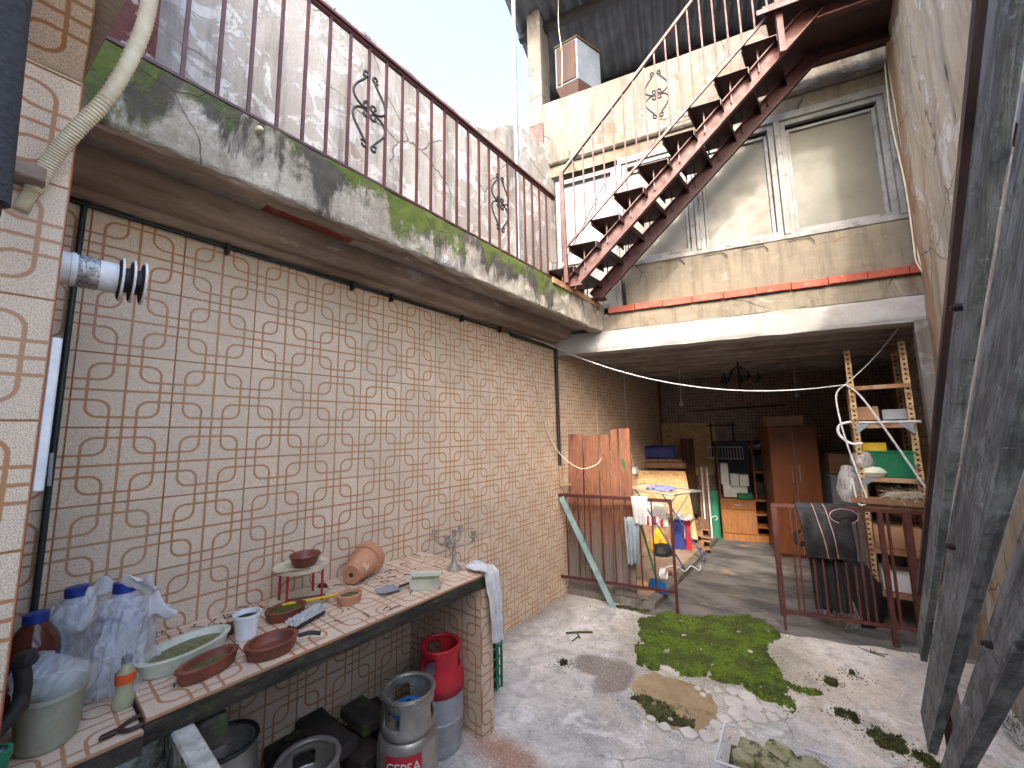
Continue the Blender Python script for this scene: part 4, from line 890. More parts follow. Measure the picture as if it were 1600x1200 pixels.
# ------------------------------------------------------------------ slotted shelf on the right
sh = thing('slotted_shelf', 'tall rusty cream slotted angle shelf unit on the right', 'shelf', (.37, 4.8, 0))
for x, y, t_ in ((.19, 4.60, 2.33), (.548, 4.62, 2.36), (.19, 5.08, 2.0), (.548, 5.10, 2.33)):
    m = MB(); m.box((0, -.002, t_/2), (.042, .003, t_)); m.box((.0195 if x < .3 else -.0195, .019, t_/2), (.003, .038, t_)); m = m
    o = m.build('upright', M['rust_slot'], None); o.parent = sh; o.matrix_parent_inverse = Matrix.Translation(sh.location).inverted(); o.location = (x, y, 0)
SHZ = (2.0, 1.665, 1.21, .985, .62, .28)
for z in SHZ:
    m = MB(); m.span((.17, 4.60, z-.003), (.565, 5.10, z)); m.span((.17, 4.597, z-.035), (.565, 4.6, z)); m.span((.167, 4.6, z-.035), (.17, 5.1, z)); m.build('shelf_plate', M['rust_metal'], sh)
for x, z, d in ((.21, 1.665, 1), (.53, 1.665, -1), (.21, 1.21, 1), (.53, .28, -1)):
    m = MB(); m.add([(x-.02*d, 4.593, z), (x+.07*d, 4.593, z), (x-.02*d, 4.593, z-.09)], [(0, 1, 2)]); m.build('gusset', M['galv'], sh, solid=.002)
m = MB(); m.hexa([(.28, 4.63, 1.212), (.53, 4.63, 1.212), (.53, 4.9, 1.212), (.28, 4.9, 1.212)], [(.265, 4.62, 1.42), (.545, 4.62, 1.42), (.545, 4.92, 1.42), (.265, 4.92, 1.42)]); m.box((.405, 4.77, 1.425), (.295, .315, .016)); one(m, 'green_crate', M['green_plastic'], 'green plastic box on the slotted shelf', 'box', bevel=.006)
m = MB(); m.span((.22, 4.72, 1.425), (.38, 4.92, 1.50)); one(m, 'yellow_box', M['yellow'], 'small yellow box behind the green plastic box', 'box', bevel=.004)
m = MB(); m.lathe([(0, 0), (.08, 0), (.10, .03), (.105, .035), (.10, .05), (.07, .08), (0, .09)], (.26, 4.66, 1.215), 20, ex=(1, .75)); one(m, 'foil_dish', M['clear_white'], 'pale lidded dish beside the green box', 'dish')
m = MB(); m.lathe([(0, 0), (.06, .0), (.09, .04), (.08, .1), (.05, .13), (0, .14)], (.21, 4.66, 1.29), 16, jit=.3, seed=2); one(m, 'white_bag', M['bag'], 'white plastic bag resting on the lidded dish', 'bag')
m = MB(); m.lathe([(0, 0), (.07, .02), (.09, .12), (.07, .25), (.04, .33), (.0, .34)], (.10, 4.74, .96), 16, jit=.3, seed=6); one(m, 'hanging_bag', M['bag'], 'white plastic bag hanging off the left side of the shelf', 'bag')
m = MB(); m.span((.13, 4.61, 1.668), (.60, 4.9, 1.69)); one(m, 'plastic_sheeting', M['cloth_white'], 'white sheeting laid on the second highest shelf', 'sheet', bevel=.006)
m = MB(); m.tube(spline([(.16, 4.60, 1.69), (.08, 4.60, 1.66), (.07, 4.60, 1.58), (.14, 4.60, 1.50), (.22, 4.60, 1.50)], 5), .011, 8); one(m, 'white_tube', M['white_pvc'], 'white tube curling off the left end of the shelf', 'tube')
m = MB(); m.span((.10, 4.56, .99), (.60, 4.66, 1.04)); one(m, 'rough_plank', M['wood_board'], 'rough brown plank lying on the middle shelf', 'plank', bevel=.004)
m = MB(); m.span((.20, 4.72, 1.70), (.36, 5.0, 1.82)); one(m, 'dusty_carton', M['card'], 'dusty carton at the left of the upper shelf', 'carton', bevel=.004)
m = MB(); m.span((.38, 4.74, 1.70), (.54, 5.0, 1.79)); one(m, 'grey_carton', M['grey_shell'], 'grey carton at the right of the upper shelf', 'carton', bevel=.004)
m = MB(); m.span((.22, 4.64, .625), (.52, 4.95, .80)); one(m, 'lower_carton', M['card'], 'dirty carton on the lower shelf behind the barrier', 'carton', bevel=.004)
m = MB(); m.span((.24, 4.64, .285), (.50, 4.95, .42)); one(m, 'bottom_carton', M['paper_white'], 'pale carton on the lowest shelf behind the barrier', 'carton', bevel=.004)
m = MB()
for k in range(140):
    c = V((random.uniform(.34, .58), random.uniform(4.56, 4.75), 1.045+abs(random.gauss(0, .025)))); d = V((random.gauss(0, 1), random.gauss(0, .6), random.gauss(0, .45))).normalized()*random.uniform(.04, .10)
    m.tube([c-d, c+V((0, 0, .01)), c+d], .0015, 3, cap=False)
one(m, 'straw_heap', M['cream_hose'], 'heap of dry straw on the shelf at right', 'straw', kind='stuff')

# jacket over the right barrier
jk = thing('black_jacket', 'black padded jacket with pink piping draped over the right barrier', 'jacket', G(2.2, 0, 1))
def jf(u, v):
    a = (u-.5)*.34; l = v*.52-.06; sh_ = .05*l
    fold = .012*math.sin(a*42+2)*min(1, max(l, 0)/.1)+.016*noise.noise(V((a*10, l*8, 3)))
    bul = .035*math.sin(min(max(l, 0)/.44, 1)*math.pi)
    z = -max(l-.02, 0) if l > 0 else -max(-l-.02, 0)
    off = (.028+bul+fold) if l > .02 else (-.028 if l < -.02 else .028*l/.02)
    top_ = .02*math.cos(min(abs(l), .02)/.02*math.pi/2)
    return G(2.205+a*(1-.12*max(l, 0))+.08*max(l, 0), off, 1.005+z*.92+top_)
m = MB(); m.patch(jf, 30, 50); m.build('front', M['black_fabric'], jk, solid=.012)
for q in (.34, .56):
    m = MB(); m.tube([V(jf(q+.10*k/24, .12+.86*k/24))+NA*.010 for k in range(25)], .003, 5); m.build('piping', M['pink_piping'], jk)
m = MB(); m.lathe([(0, .03), (.05, .026), (.085, .012), (.092, 0), (.085, -.012), (0, -.02)], G(2.345, .045, .945), 22, ex=(1.0, .62), ax=(TA, UZ, NA)); m.build('hood', M['black_fabric'], jk)
m = MB(); m.tube([G(2.345, .058, .945)+TA*(.092*math.cos(a/24*2*math.pi))+UZ*(.057*math.sin(a/24*2*math.pi)) for a in range(24)], .003, 5, closed=True); m.build('hood_piping', M['pink_piping'], jk)
m = MB(); m.patch(lambda u, v: G(2.10+.24*u+.02*v, -.03-.012*math.sin(u*30)+.015*noise.noise(V((u*6, v*5, 2))), .99-.80*v-.03*noise.noise(V((u*9, 0, 0)))), 24, 30); m.build('back_drop', M['black_fabric'], jk, solid=.01)
m = MB(); m.tube(spline([G(2.06, -.03, .80), G(2.02, -.04, .74), G(2.05, -.04, .68), G(2.10, -.03, .70)], 5), .016, 8); m.build('strap', M['black_fabric'], jk)
gb = MB(); gb.lathe([(0, 0), (.16, 0), (.19, .12), (.17, .32), (.10, .46), (0, .5)], G(2.50, -.42, 0), 20, jit=.25, seed=3); one(gb, 'dark_sack', M['black_fabric'], 'dark full sack standing behind the right barrier', 'sack')
gb = MB(); gb.lathe([(0, 0), (.10, 0), (.12, .07), (.09, .2), (.0, .24)], G(2.36, -.30, 0), 18, jit=.3, seed=8); one(gb, 'plastic_sack', M['bag'], 'clear plastic sack on the floor behind the right barrier', 'sack')
# ------------------------------------------------------------------ tiled counter
CX, CZ = -1.59, .855
ct = thing('tiled_counter', 'long tiled outdoor counter with mossy edge along the left wall', 'counter', (-1.9, 1, 0))
m = MB()
def edge(u, v):
    y = .285+u*1.50; prof = [(CX-.01, CZ-.006), (CX-.004, CZ-.02), (CX-.012, CZ-.055), (CX-.02, CZ-.075), (CX-.10, CZ-.085)]
    a = v*4; k = min(int(a), 3); f = a-k
    return V((prof[k][0]*(1-f)+prof[k+1][0]*f+.008*noise.noise(V((y*12, v*4, 0)))+.004*noise.noise(V((y*40, v*9, 0))), y, prof[k][1]*(1-f)+prof[k+1][1]*f+.006*noise.noise(V((y*14, v*3, 5)))))
m.patch(edge, 140, 16); m.span((-2.235, .287, CZ-.08), (CX-.022, 1.784, CZ-.010)); m.build('slab', M['counter_edge'], ct)
tile_field(ct, (CX, 0, CZ-.0035), (0, 1, 0), (-1, 0, 0), .287, 1.775, 0, .64, gu=.287, gv=0, mat='tile_top')
# tile_field's normal for (y, -x) is +z
m = MB(); m.span((-2.235, 1.690, 0), (CX-.018, 1.776, CZ-.082)); m.build('end_wall', M['grout'], ct)
tile_field(ct, (CX-.016, 0, 0), (0, 1, 0), (0, 0, 1), 1.686, 1.781, 0, CZ-.085, gu=1.50, gv=CZ-.085-3*T)
tile_field(ct, (0, 1.690, 0), (1, 0, 0), (0, 0, 1), -2.23, CX-.016, 0, CZ-.085, gu=CX-.016-3*T, gv=CZ-.085-3*T)
m = MB(); m.span((-2.23, .30, 0), (-1.70, .37, CZ-.083)); m.build('near_support', M['counter_edge'], ct)
m = MB(); m.span((-1.68, .42, CZ-.19), (-1.605, .50, CZ-.095)); m.build('mossy_block', M['counter_edge'], ct, bevel=.01)
# lower counter with the stone basin
lc = thing('lower_counter', 'lower tiled counter end at the left below the water bottles', 'counter', (-1.9, .1, 0)); LZ = .832
m = MB(); m.span((-2.235, -.02, LZ-.06), (CX+.008, .284, LZ-.010)); m.build('slab', M['counter_edge'], lc)
tile_field(lc, (CX+.012, 0, LZ-.0035), (0, 1, 0), (-1, 0, 0), .024, .284, 0, .64, gu=.284-T, gv=0, mat='tile_top')
tile_field(lc, (CX+.012, 0, LZ-.0035), (0, 1, 0), (-1, 0, 0), -.3, .02, 0, .10, gu=.02-2*T, gv=0, mat='tile_top')
bs = thing('stone_basin', 'mossy stone wash basin below the lower counter', 'basin', (-1.3, .1, .5))
def slabq(a, b): 
    q = MB(); n = 10; q.span(a, b); return q
for nm, a, c_ in (('rim', (-1.72, .355, .40), (-1.0, .405, .765)), ('rim', (-1.72, -.45, .40), (-1.675, .353, .762)), ('rim', (-1.0, -.45, .40), (-.95, .405, .763))):
    q = MB(); q.span(a, c_); rm_ = q.build(nm, M['stone_sink'], bs, bevel=.006)
    q = MB(); q.span((a[0]-.004, a[1]-.003, c_[2]+.001), (c_[0]+.004, c_[1]+.003, c_[2]+.014)); q.build('rim_top', M['sink_rim'], rm_, bevel=.006)
q = MB(); q.patch(lambda u, v: V((-1.68+.68*u, -.45+.81*v, .63-.05*math.sin(u*math.pi)*math.sin(v*math.pi)+.01*noise.noise(V((u*6, v*6, 0))))), 16, 16); q.build('floor', M['stone_sink'], bs)

# ------------------------------------------------------------------ gas bottles
def gas_bottle(name, label, c, h, r, shell, collar, kind):
    o = thing(name, label, 'gas bottle', c, 'gas bottles under the counter'); c = V(c)
    m = MB(); b0 = .05
    m.lathe([(r*.80, 0), (r*.90, .004), (r*.92, .05), (r*.9, .06), (r, .09), (r, h*.30), (r+.003, h*.305), (r+.003, h*.33), (r, h*.335), (r, h*.60), (r*.97, h*.66), (r*.86, h*.72), (r*.6, h*.76), (r*.25, h*.775), (0, h*.78)], c, 36); m.build('shell', shell, o)
    # collar: an open ring with hand holes
    m = MB(); n = 72; rows = [(r*.86, h*.70), (r*.87, h*.76), (r*.85, h*.80), (r*.83, h*.92), (r*.84, h*.965), (r*.83, h*1.0)]
    if kind == 'red': rows = [(r*1.02, h*.58), (r*1.0, h*.68), (r*.93, h*.76), (r*.86, h*.80), (r*.84, h*.93), (r*.84, h*.97), (r*.82, h*1.0)]
    vs = []; fs = []
    for (rr, z) in rows:
        for k in range(n): a = 2*math.pi*k/n; vs.append(c+V((rr*math.cos(a), rr*math.sin(a), z)))
    hole_row = len(rows)-4 if kind != 'red' else 3
    for i in range(len(rows)-1):
        for k in range(n):
            if i == hole_row and (k % 24) in range(4, 13): continue
            fs.append((i*n+k, i*n+(k+1) % n, (i+1)*n+(k+1) % n, (i+1)*n+k))
    m.add(vs, fs, True); cl_ = m.build('collar', collar, o, solid=.007)
    m = MB(); m.tube([c+V((r*.83*math.cos(a/30*2*math.pi), r*.83*math.sin(a/30*2*math.pi), h)) for a in range(30)], .010, 8, closed=True); m.build('rim', collar, cl_)
    m = MB(); m.tube([c+UZ*h*.77, c+UZ*h*.90], [.018, .014], 10); m.tube([c+UZ*h*.86, c+UZ*h*.86+V((.04, -.03, .0))], .010, 8); m.build('valve', M['black_pipe'], o)
    return o
gb1 = gas_bottle('gas_bottle', 'silver gas bottle with red label in the counter opening', (-1.585, 1.19, 0), .51, .132, M['steel'], M['steel'], 'steel')
gb2 = gas_bottle('gas_bottle', 'grey gas bottle with red plastic collar beside the counter end', (-1.775, 1.54, 0), .50, .125, M['grey_shell'], M['red_plastic'], 'red')
gb3 = gas_bottle('gas_bottle', 'silver gas bottle at the bottom edge, only its collar showing', (-1.64, .775, 0), .44, .128, M['steel'], M['steel'], 'steel')
m = MB(); m.lathe([(0, 0), (.075, 0), (.07, .012), (0, .014)], (-1.585, 1.19, .425), 20); m.build('blue_cap', M['blue_plastic'], gb1)
# red label wrapped round the shell, printed CEPSA BUTANO
def wrap_label(parent, c, r, a0, a1, z0, z1, mat):
    m = MB(); m.patch(lambda u, v: V(c)+V((r*math.cos(a0+(a1-a0)*u), r*math.sin(a0+(a1-a0)*u), z0+(z1-z0)*v)), 20, 2); return m.build('label', mat, parent)
ca = math.atan2(-1.19, 1.585)                      # towards the viewer
wrap_label(gb1, (-1.585, 1.19, 0), .1335, ca-.75, ca+.45, .215, .325, M['red_plastic'])
def letters(parent, text, c, r, a_mid, z, size, mat, flat=None):
    cu_ = bpy.data.curves.new('lettering', 'FONT'); cu_.body = text; cu_.size = size; cu_.align_x = 'CENTER'; cu_.extrude = .0004; cu_.resolution_u = 2
    tmp = bpy.data.objects.new('lettering', cu_); COL.objects.link(tmp)
    dg = bpy.context.evaluated_depsgraph_get(); me = bpy.data.meshes.new_from_object(tmp.evaluated_get(dg)); bpy.data.objects.remove(tmp)
    me.name = 'lettering'; c = V(c)
    for v in me.vertices:
        a = a_mid+v.co.x/r; rr = r+.0012+v.co.z; v.co = c+V((rr*math.cos(a), rr*math.sin(a), z+v.co.y))
    o = bpy.data.objects.new('lettering', me); COL.objects.link(o); me.materials.clear(); me.materials.append(mat); hook(o, parent); return o
letters(gb1, 'CEPSA', (-1.585, 1.19, 0), .1335, ca-.15, .265, .052, M['paper_white'])
letters(gb1, 'BUTANO', (-1.585, 1.19, 0), .1335, ca-.08, .226, .026, M['paper_white'])
m = MB(); m.span((-2.18, .80, 0), (-1.86, 1.12, .10)); m.build
rub = thing('rubble_stack', 'dark stack of broken bricks and stone under the counter', 'rubble', (-1.95, 1.05, 0))
for k in range(34):
    x = random.uniform(-2.15, -1.80); y = random.uniform(.86, 1.32); lv = k//8
    m = MB(); q = Matrix.Rotation(random.uniform(-.3, .3), 3, 'Z'); d = (random.uniform(.16, .24), random.uniform(.1, .13), .055)
    m.box((x, y, .03+lv*.06+random.uniform(0, .006)), d, (q@V((1, 0, 0)), q@V((0, 1, 0)), UZ)); m.build('brick', random.choice([M['counter_edge'], M['dirt'], M['dirt']]), rub, bevel=.008)
pt = thing('steel_drum', 'dark steel drum under the near end of the counter', 'drum', (-1.77, .53, .3))
m = MB(); m.lathe([(0, .0), (.10, .0), (.105, .02), (.105, .50), (.098, .55), (.10, .56), (.085, .56), (.085, .50), (0, .49)], (-1.80, .55, 0), 28); m.build('shell', M['steel'], pt)
m = MB(); m.tube([V((-1.80, .55, .56))+V((.1*math.cos(a/20*2*math.pi), .1*math.sin(a/20*2*math.pi), 0)) for a in range(20)], .008, 6, closed=True); m.build('rim', M['black_pipe'], pt)
# green crate standing behind the counter end
gc = thing('green_crate', 'green plastic crate standing on end beyond the counter', 'crate', (-1.85, 2.0, 0)); gx0, gx1, gy0, gy1 = -2.05, -1.72, 1.80, 1.99
m = MB()
for k in range(9):
    z = .10+.058*k; m.box(((gx0+gx1)/2, gy0, z), (gx1-gx0, .008, .010)); m.box((gx1, (gy0+gy1)/2, z), (.008, gy1-gy0, .010))
m.build('rib', M['green_plastic'], gc)
for x, y in ((gx0, gy0), (gx1, gy0), (gx1, gy1), (gx0, gy1), (gx1, (gy0+gy1)/2), (gx1, gy0+.05), (gx1, gy1-.05)):
    m = MB(); m.box((x, y, .335), (.012, .012, .49)); m.build('stile', M['green_plastic'], gc)
m = MB(); m.span((gx0, gy0+.012, .10), (gx1-.012, gy1-.012, .565)); m.build('core', M['green_pipe'], gc)

# ------------------------------------------------------------------ things on the counter
Z0 = CZ+.004
def oval(name, label, cat, x, y, rx, ry, h, mat, fill, fz, rot=0, grp=None, wall_=.010, z=Z0):
    o = thing(name, label, cat, (x, y, z), grp); R_ = Matrix.Rotation(rot, 3, 'Z'); ax = (R_@V((1, 0, 0)), R_@V((0, 1, 0)), UZ)
    e = (1, ry/rx); r = rx
    m = MB(); m.lathe([(0, 0), (r*.86, 0), (r*.93, h*.3), (r*.97, h*.8), (r*1.02, h*.82), (r*1.03, h*.95), (r, h), (r-wall_, h*.97), (r*.9-wall_, h*.4), (r*.85-wall_, .012), (0, .010)], (x, y, z), 36, ex=e, ax=ax, jit=.015, seed=x*9); m.build('dish', mat, o)
    if fill: m = MB(); m.lathe([(r*.95-wall_, fz*h), (0, fz*h)], (x, y, z), 36, ex=e, ax=ax); m.build('contents', fill, o)
    return o
oval('oval_dish', 'large pale oval plastic dish holding green scummy water', 'dish', -1.885, .435, .085, .145, .055, M['clear_white'], M['algae'], .6, rot=.35)
oval('clay_dish', 'long oval terracotta dish in front of the pale plastic dish', 'dish', -1.722, .462, .052, .095, .045, M['terracotta'], M['algae'], .5, rot=.3, grp='terracotta dishes on the counter')
oval('clay_dish', 'tiny terracotta dish half hidden behind the white pot', 'dish', -1.985, .60, .032, .045, .03, M['terracotta'], M['duckweed'], .6, grp='terracotta dishes on the counter')
d2 = oval('clay_dish', 'round terracotta dish with black handle lying beside it', 'dish', -1.685, .645, .072, .088, .045, M['terracotta'], None, .3, grp='terracotta dishes on the counter')
oval('clay_dish', 'terracotta dish of green water beside the white brush', 'dish', -1.945, .795, .062, .082, .042, M['terracotta'], M['duckweed'], .75, grp='terracotta dishes on the counter')
oval('clay_dish', 'small terracotta dish between the lying flowerpot and the trowel', 'dish', -1.86, 1.045, .052, .058, .042, M['terracotta_pale'], M['duckweed'], .75, grp='terracotta dishes on the counter')
m = MB(); m.tube(spline([(-1.66, .73, Z0+.03), (-1.65, .77, Z0+.028), (-1.63, .80, Z0+.02)], 4), .008, 8); one(m, 'knife_handle', M['black_pipe'], 'black handle resting against the round terracotta dish', 'handle')
wp_ = thing('white_pot', 'small white plastic flowerpot with dark soil', 'pot', (-1.885, .625, Z0))
m = MB(); m.lathe([(0, 0), (.036, 0), (.046, .082), (.05, .082), (.05, .092), (.045, .092), (.043, .07), (0, .068)], (-1.885, .625, Z0), 26); m.build('pot', M['white_pvc'], wp_)
m = MB(); m.lathe([(.0435, .074), (0, .078)], (-1.885, .625, Z0), 18, jit=.1); m.build('soil', M['dirt'], wp_)
# scrubbing brush
bh = thing('scrub_brush', 'scrubbing brush with white bristles lying on the counter', 'brush', (-1.83, .82, Z0)); bd = V((-.35, .93, 0)).normalized(); bx = V((.93, .35, 0)).normalized(); bc = V((-1.815, .83, Z0))
m = MB(); m.box(bc+UZ*.012, (.05, .17, .018), (bx, bd, UZ)); m.build('back', M['black_pipe'], bh, bevel=.008)
m = MB()
for k in range(700):
    a, q = random.uniform(-.022, .022), random.uniform(-.08, .08); p0 = bc+bx*a+bd*q+UZ*.02; p1 = p0+UZ*random.uniform(.016, .026)+bx*random.gauss(0, .005)+bd*random.gauss(0, .005)
    m.tube([p0, p1], .003, 3, cap=False)
m.build('bristles', M['paper_white'], bh)
# two-tier stand with bowl
sd = thing('two_tier_stand', 'round two-tier cream stand with red legs against the wall', 'stand', (-2.06, .90, Z0)); sc_ = V((-2.055, .905, Z0))
m = MB(); m.lathe([(0, .004), (.118, .004), (.128, .010), (.132, .018), (.125, .016), (.115, .010), (0, .010)], sc_, 36); m.build('lower_tray', M['cream_hose'], sd)
m = MB(); m.lathe([(0, .154), (.112, .154), (.122, .158), (.124, .172), (.116, .166), (0, .162)], sc_, 36); m.build('upper_tray', M['cream_hose'], sd)
for a in (.6, 2.2, 3.8, 5.3):
    m = MB(); m.tube([sc_+V((.105*math.cos(a), .105*math.sin(a), .01)), sc_+V((.105*math.cos(a), .105*math.sin(a), .156))], .006, 8); m.build('leg', M['red_plastic'], sd)
bw = MB(); bw.lathe([(0, 0), (.042, 0), (.058, .02), (.066, .045), (.070, .05), (.066, .056), (.060, .05), (.045, .015), (0, .01)], sc_+V((.0, .012, .165)), 30); one(bw, 'clay_bowl', M['terracotta'], 'terracotta bowl on the upper tier of the stand', 'bowl')
m = MB(); m.tube([(-2.0, .80, Z0+.034), (-1.95, .93, Z0+.03), (-1.93, 1.03, Z0+.024)], .007, 8); one(m, 'striped_stick', M['yellow'], 'yellow striped stick lying on the lower tier', 'stick')
m = MB(); m.tube([(-2.03, .83, Z0+.036), (-1.965, .98, Z0+.03)], .005, 8); one(m, 'red_stick', M['red_faded'], 'short red stick lying beside the striped one', 'stick')
m = MB(); m.tube([(-2.02, .755, Z0+.172), (-1.96, .90, Z0+.174)], .003, 6); one(m, 'thin_stick', M['wood_board'], 'thin twig lying over the upper tray edge', 'twig')
# lying flowerpot
fp = thing('lying_flowerpot', 'weathered terracotta flowerpot lying on its side by the wall', 'flowerpot', (-2.09, 1.24, Z0)); fd = V((-.52, .84, .16)).normalized(); f1 = V((.84, .52, 0)).normalized(); f2 = f1.cross(fd)*-1
m = MB(); m.lathe([(0, 0), (.050, 0), (.078, .15), (.088, .15), (.094, .20), (.088, .205), (.080, .20), (.072, .14), (.045, .02), (0, .02)], V((-2.045, 1.155, Z0+.054)), 32, ax=(f1, f2, fd)); m.build('pot', M['terracotta_pale'], fp)
m = MB(); m.lathe([(0, -.001), (.012, -.001), (.012, .003)], V((-2.045, 1.155, Z0+.054)), 14, ax=(f1, f2, fd)); m.build('drain_hole', M['dirt'], fp)
m = MB(); m.lathe([(0, 0), (.02, .004), (.026, .014), (.02, .026), (0, .03)], (-2.12, 1.04, Z0), 14, jit=.2); one(m, 'dark_stone', M['dirt'], 'small dark lump beside the lying flowerpot', 'stone')
# trowel
tw_ = thing('garden_trowel', 'small grey trowel lying on the counter by the plastic tub', 'trowel', (-1.82, 1.25, Z0))
m = MB(); m.patch(lambda u, v: V((-1.86+.085*v+.06*u*.3, 1.18+.10*u, Z0+.006+.01*(2*v-1)**2))+V((.0, 0, 0)), 8, 8); m.build('blade', M['grey_shell'], tw_, solid=.003)
m = MB(); m.tube(spline([(-1.80, 1.28, Z0+.010), (-1.77, 1.32, Z0+.022), (-1.745, 1.36, Z0+.020), (-1.72, 1.41, Z0+.018)], 4), .006, 8); m.build('handle', M['black_iron'], tw_)
# plastic tub
tu = thing('plastic_tub', 'clear rectangular plastic tub with greenish water on the counter', 'tub', (-1.71, 1.385, Z0)); ta = V((.72, .69, 0)).normalized(); tb_ = V((-.69, .72, 0)).normalized(); tc = V((-1.715, 1.385, Z0))
def ring(a, b_, z): return [tc+ta*(sx*a)+tb_*(sy*b_)+UZ*z for sx, sy in ((-1, -1), (1, -1), (1, 1), (-1, 1))]
m = MB(); vs = ring(.068, .046, 0)+ring(.075, .053, .05)+ring(.079, .057, .052)
m.add(vs, [(3, 2, 1, 0)]+[(i, (i+1) % 4, 4+(i+1) % 4, 4+i) for i in range(4)]+[(4+i, 4+(i+1) % 4, 8+(i+1) % 4, 8+i) for i in range(4)]); m.build('shell', M['clear_white'], tu, solid=.003)
m = MB(); m.add(ring(.070, .049, .034), [(0, 1, 2, 3)]); m.build('contents', M['algae'], tu)
# candelabra
cd = thing('candelabra', 'tarnished five-armed candelabra standing at the far end of the counter', 'candelabra', (-1.80, 1.66, Z0)); c0 = V((-1.79, 1.655, Z0))
m = MB(); m.lathe([(0, 0), (.046, 0), (.044, .008), (.026, .02), (.012, .05), (.010, .07), (.017, .09), (.010, .11), (.009, .15), (.014, .165), (.008, .18), (0, .185)], c0, 22); m.build('stem', M['tarnish'], cd)
m = MB(); m.lathe([(0, .185), (.018, .19), (.02, .196), (.011, .198), (.013, .225), (.008, .225), (0, .205)], c0, 16); m.build('candle_cup', M['tarnish'], cd)
for k in range(4):
    a = k*math.pi/2+.5; d = V((math.cos(a), math.sin(a), 0)); m = MB()
    m.tube(spline([c0+UZ*.155, c0+d*.035+UZ*.140, c0+d*.085+UZ*.142, c0+d*.115+UZ*.160, c0+d*.12+UZ*.182], 4), .0065, 7); ar_ = m.build('arm', M['tarnish'], cd)
    m = MB(); m.lathe([(0, 0), (.022, .003), (.026, .010), (.014, .012), (.017, .040), (.010, .040), (0, .02)], c0+d*.12+UZ*.18, 16); m.build('candle_cup', M['tarnish'], ar_)
# towel over the far corner
m = MB()
def twl(u, v):
    a = (u-.5)*.13; l = v*.55
    fold = .010*math.sin(u*17+1)+.012*noise.noise(V((u*5, v*6, 2)))
    if l < .17: return V((-1.735+l*.95+a*.35, 1.725-a*.9+.05*l, Z0+.012+abs(fold)*1.2+.012*math.sin(v*20)*(1-u)))
    q = l-.17; return V((-1.565+.012*min(1, q*8)+fold, 1.735-a*(.9-.4*v)+.10*q, Z0+.005-q))
m.patch(twl, 22, 60); one(m, 'dish_towel', M['cloth_white'], 'crumpled white towel hanging over the far counter corner', 'towel', solid=.005)
# debris
m = MB()
for k in range(90):
    y = random.uniform(.35, 1.7); x = random.choice([random.uniform(-2.22, -1.95), random.uniform(-2.2, -1.62)]); a = random.uniform(0, 6.28); l = random.uniform(.005, .03); d = V((math.cos(a)*l, math.sin(a)*l, 0))
    p_ = V((x, y, Z0+.003)); m.tube([p_-d, p_+V((0, 0, .004)), p_+d], random.uniform(.001, .0025), 4)
one(m, 'leaf_litter', M['dirt'], 'dry twigs and leaf bits scattered over the counter tiles', 'litter', kind='stuff')

# ------------------------------------------------------------------ bottles at the left end
ZL = LZ+.004
def jug(name, label, x, y, body, h=.30, r=.062, z=ZL, cap=M['blue_cap'], grp=None):
    o = thing(name, label, 'bottle', (x, y, z), grp)
    m = MB(); m.lathe([(0, .004), (r*.9, 0), (r, .02), (r, .09), (r*.95, .10), (r, .11), (r, h*.62), (r*.9, h*.72), (r*.55, h*.86), (r*.40, h*.90), (r*.40, h*.94), (0, h*.94)], (x, y, z), 28); m.build('body', body, o)
    m = MB(); m.lathe([(r*.45, h*.90), (r*.48, h*.905), (r*.48, h), (r*.44, h*1.005), (0, h*1.005)], (x, y, z), 24); m.build('cap', cap, o)
    return o
def label_band(o, x, y, r, z0, z1, mat):
    m = MB(); m.lathe([(r, z0), (r, z1)], (x, y, 0), 24); m.build('label', mat, o)
j1 = jug('water_jug', 'brown water jug with blue cap, leftmost of the three', -2.02, .075, M['pet_brown'], .27, .06, grp='large water bottles')
j2 = jug('water_jug', 'clear water jug with blue cap wrapped in a bag, middle of three', -2.12, .165, M['water_blue'], .30, .062, grp='large water bottles')
j3 = jug('water_jug', 'bluish water jug in a tied white bag, rightmost of three', -1.93, .265, M['water_blue'], .33, .068, grp='large water bottles')
label_band(j1, -2.02, .075, .0615, ZL+.09, ZL+.15, M['blue_cap']); label_band(j3, -1.93, .265, .064, ZL+.19, ZL+.235, M['blue_cap'])
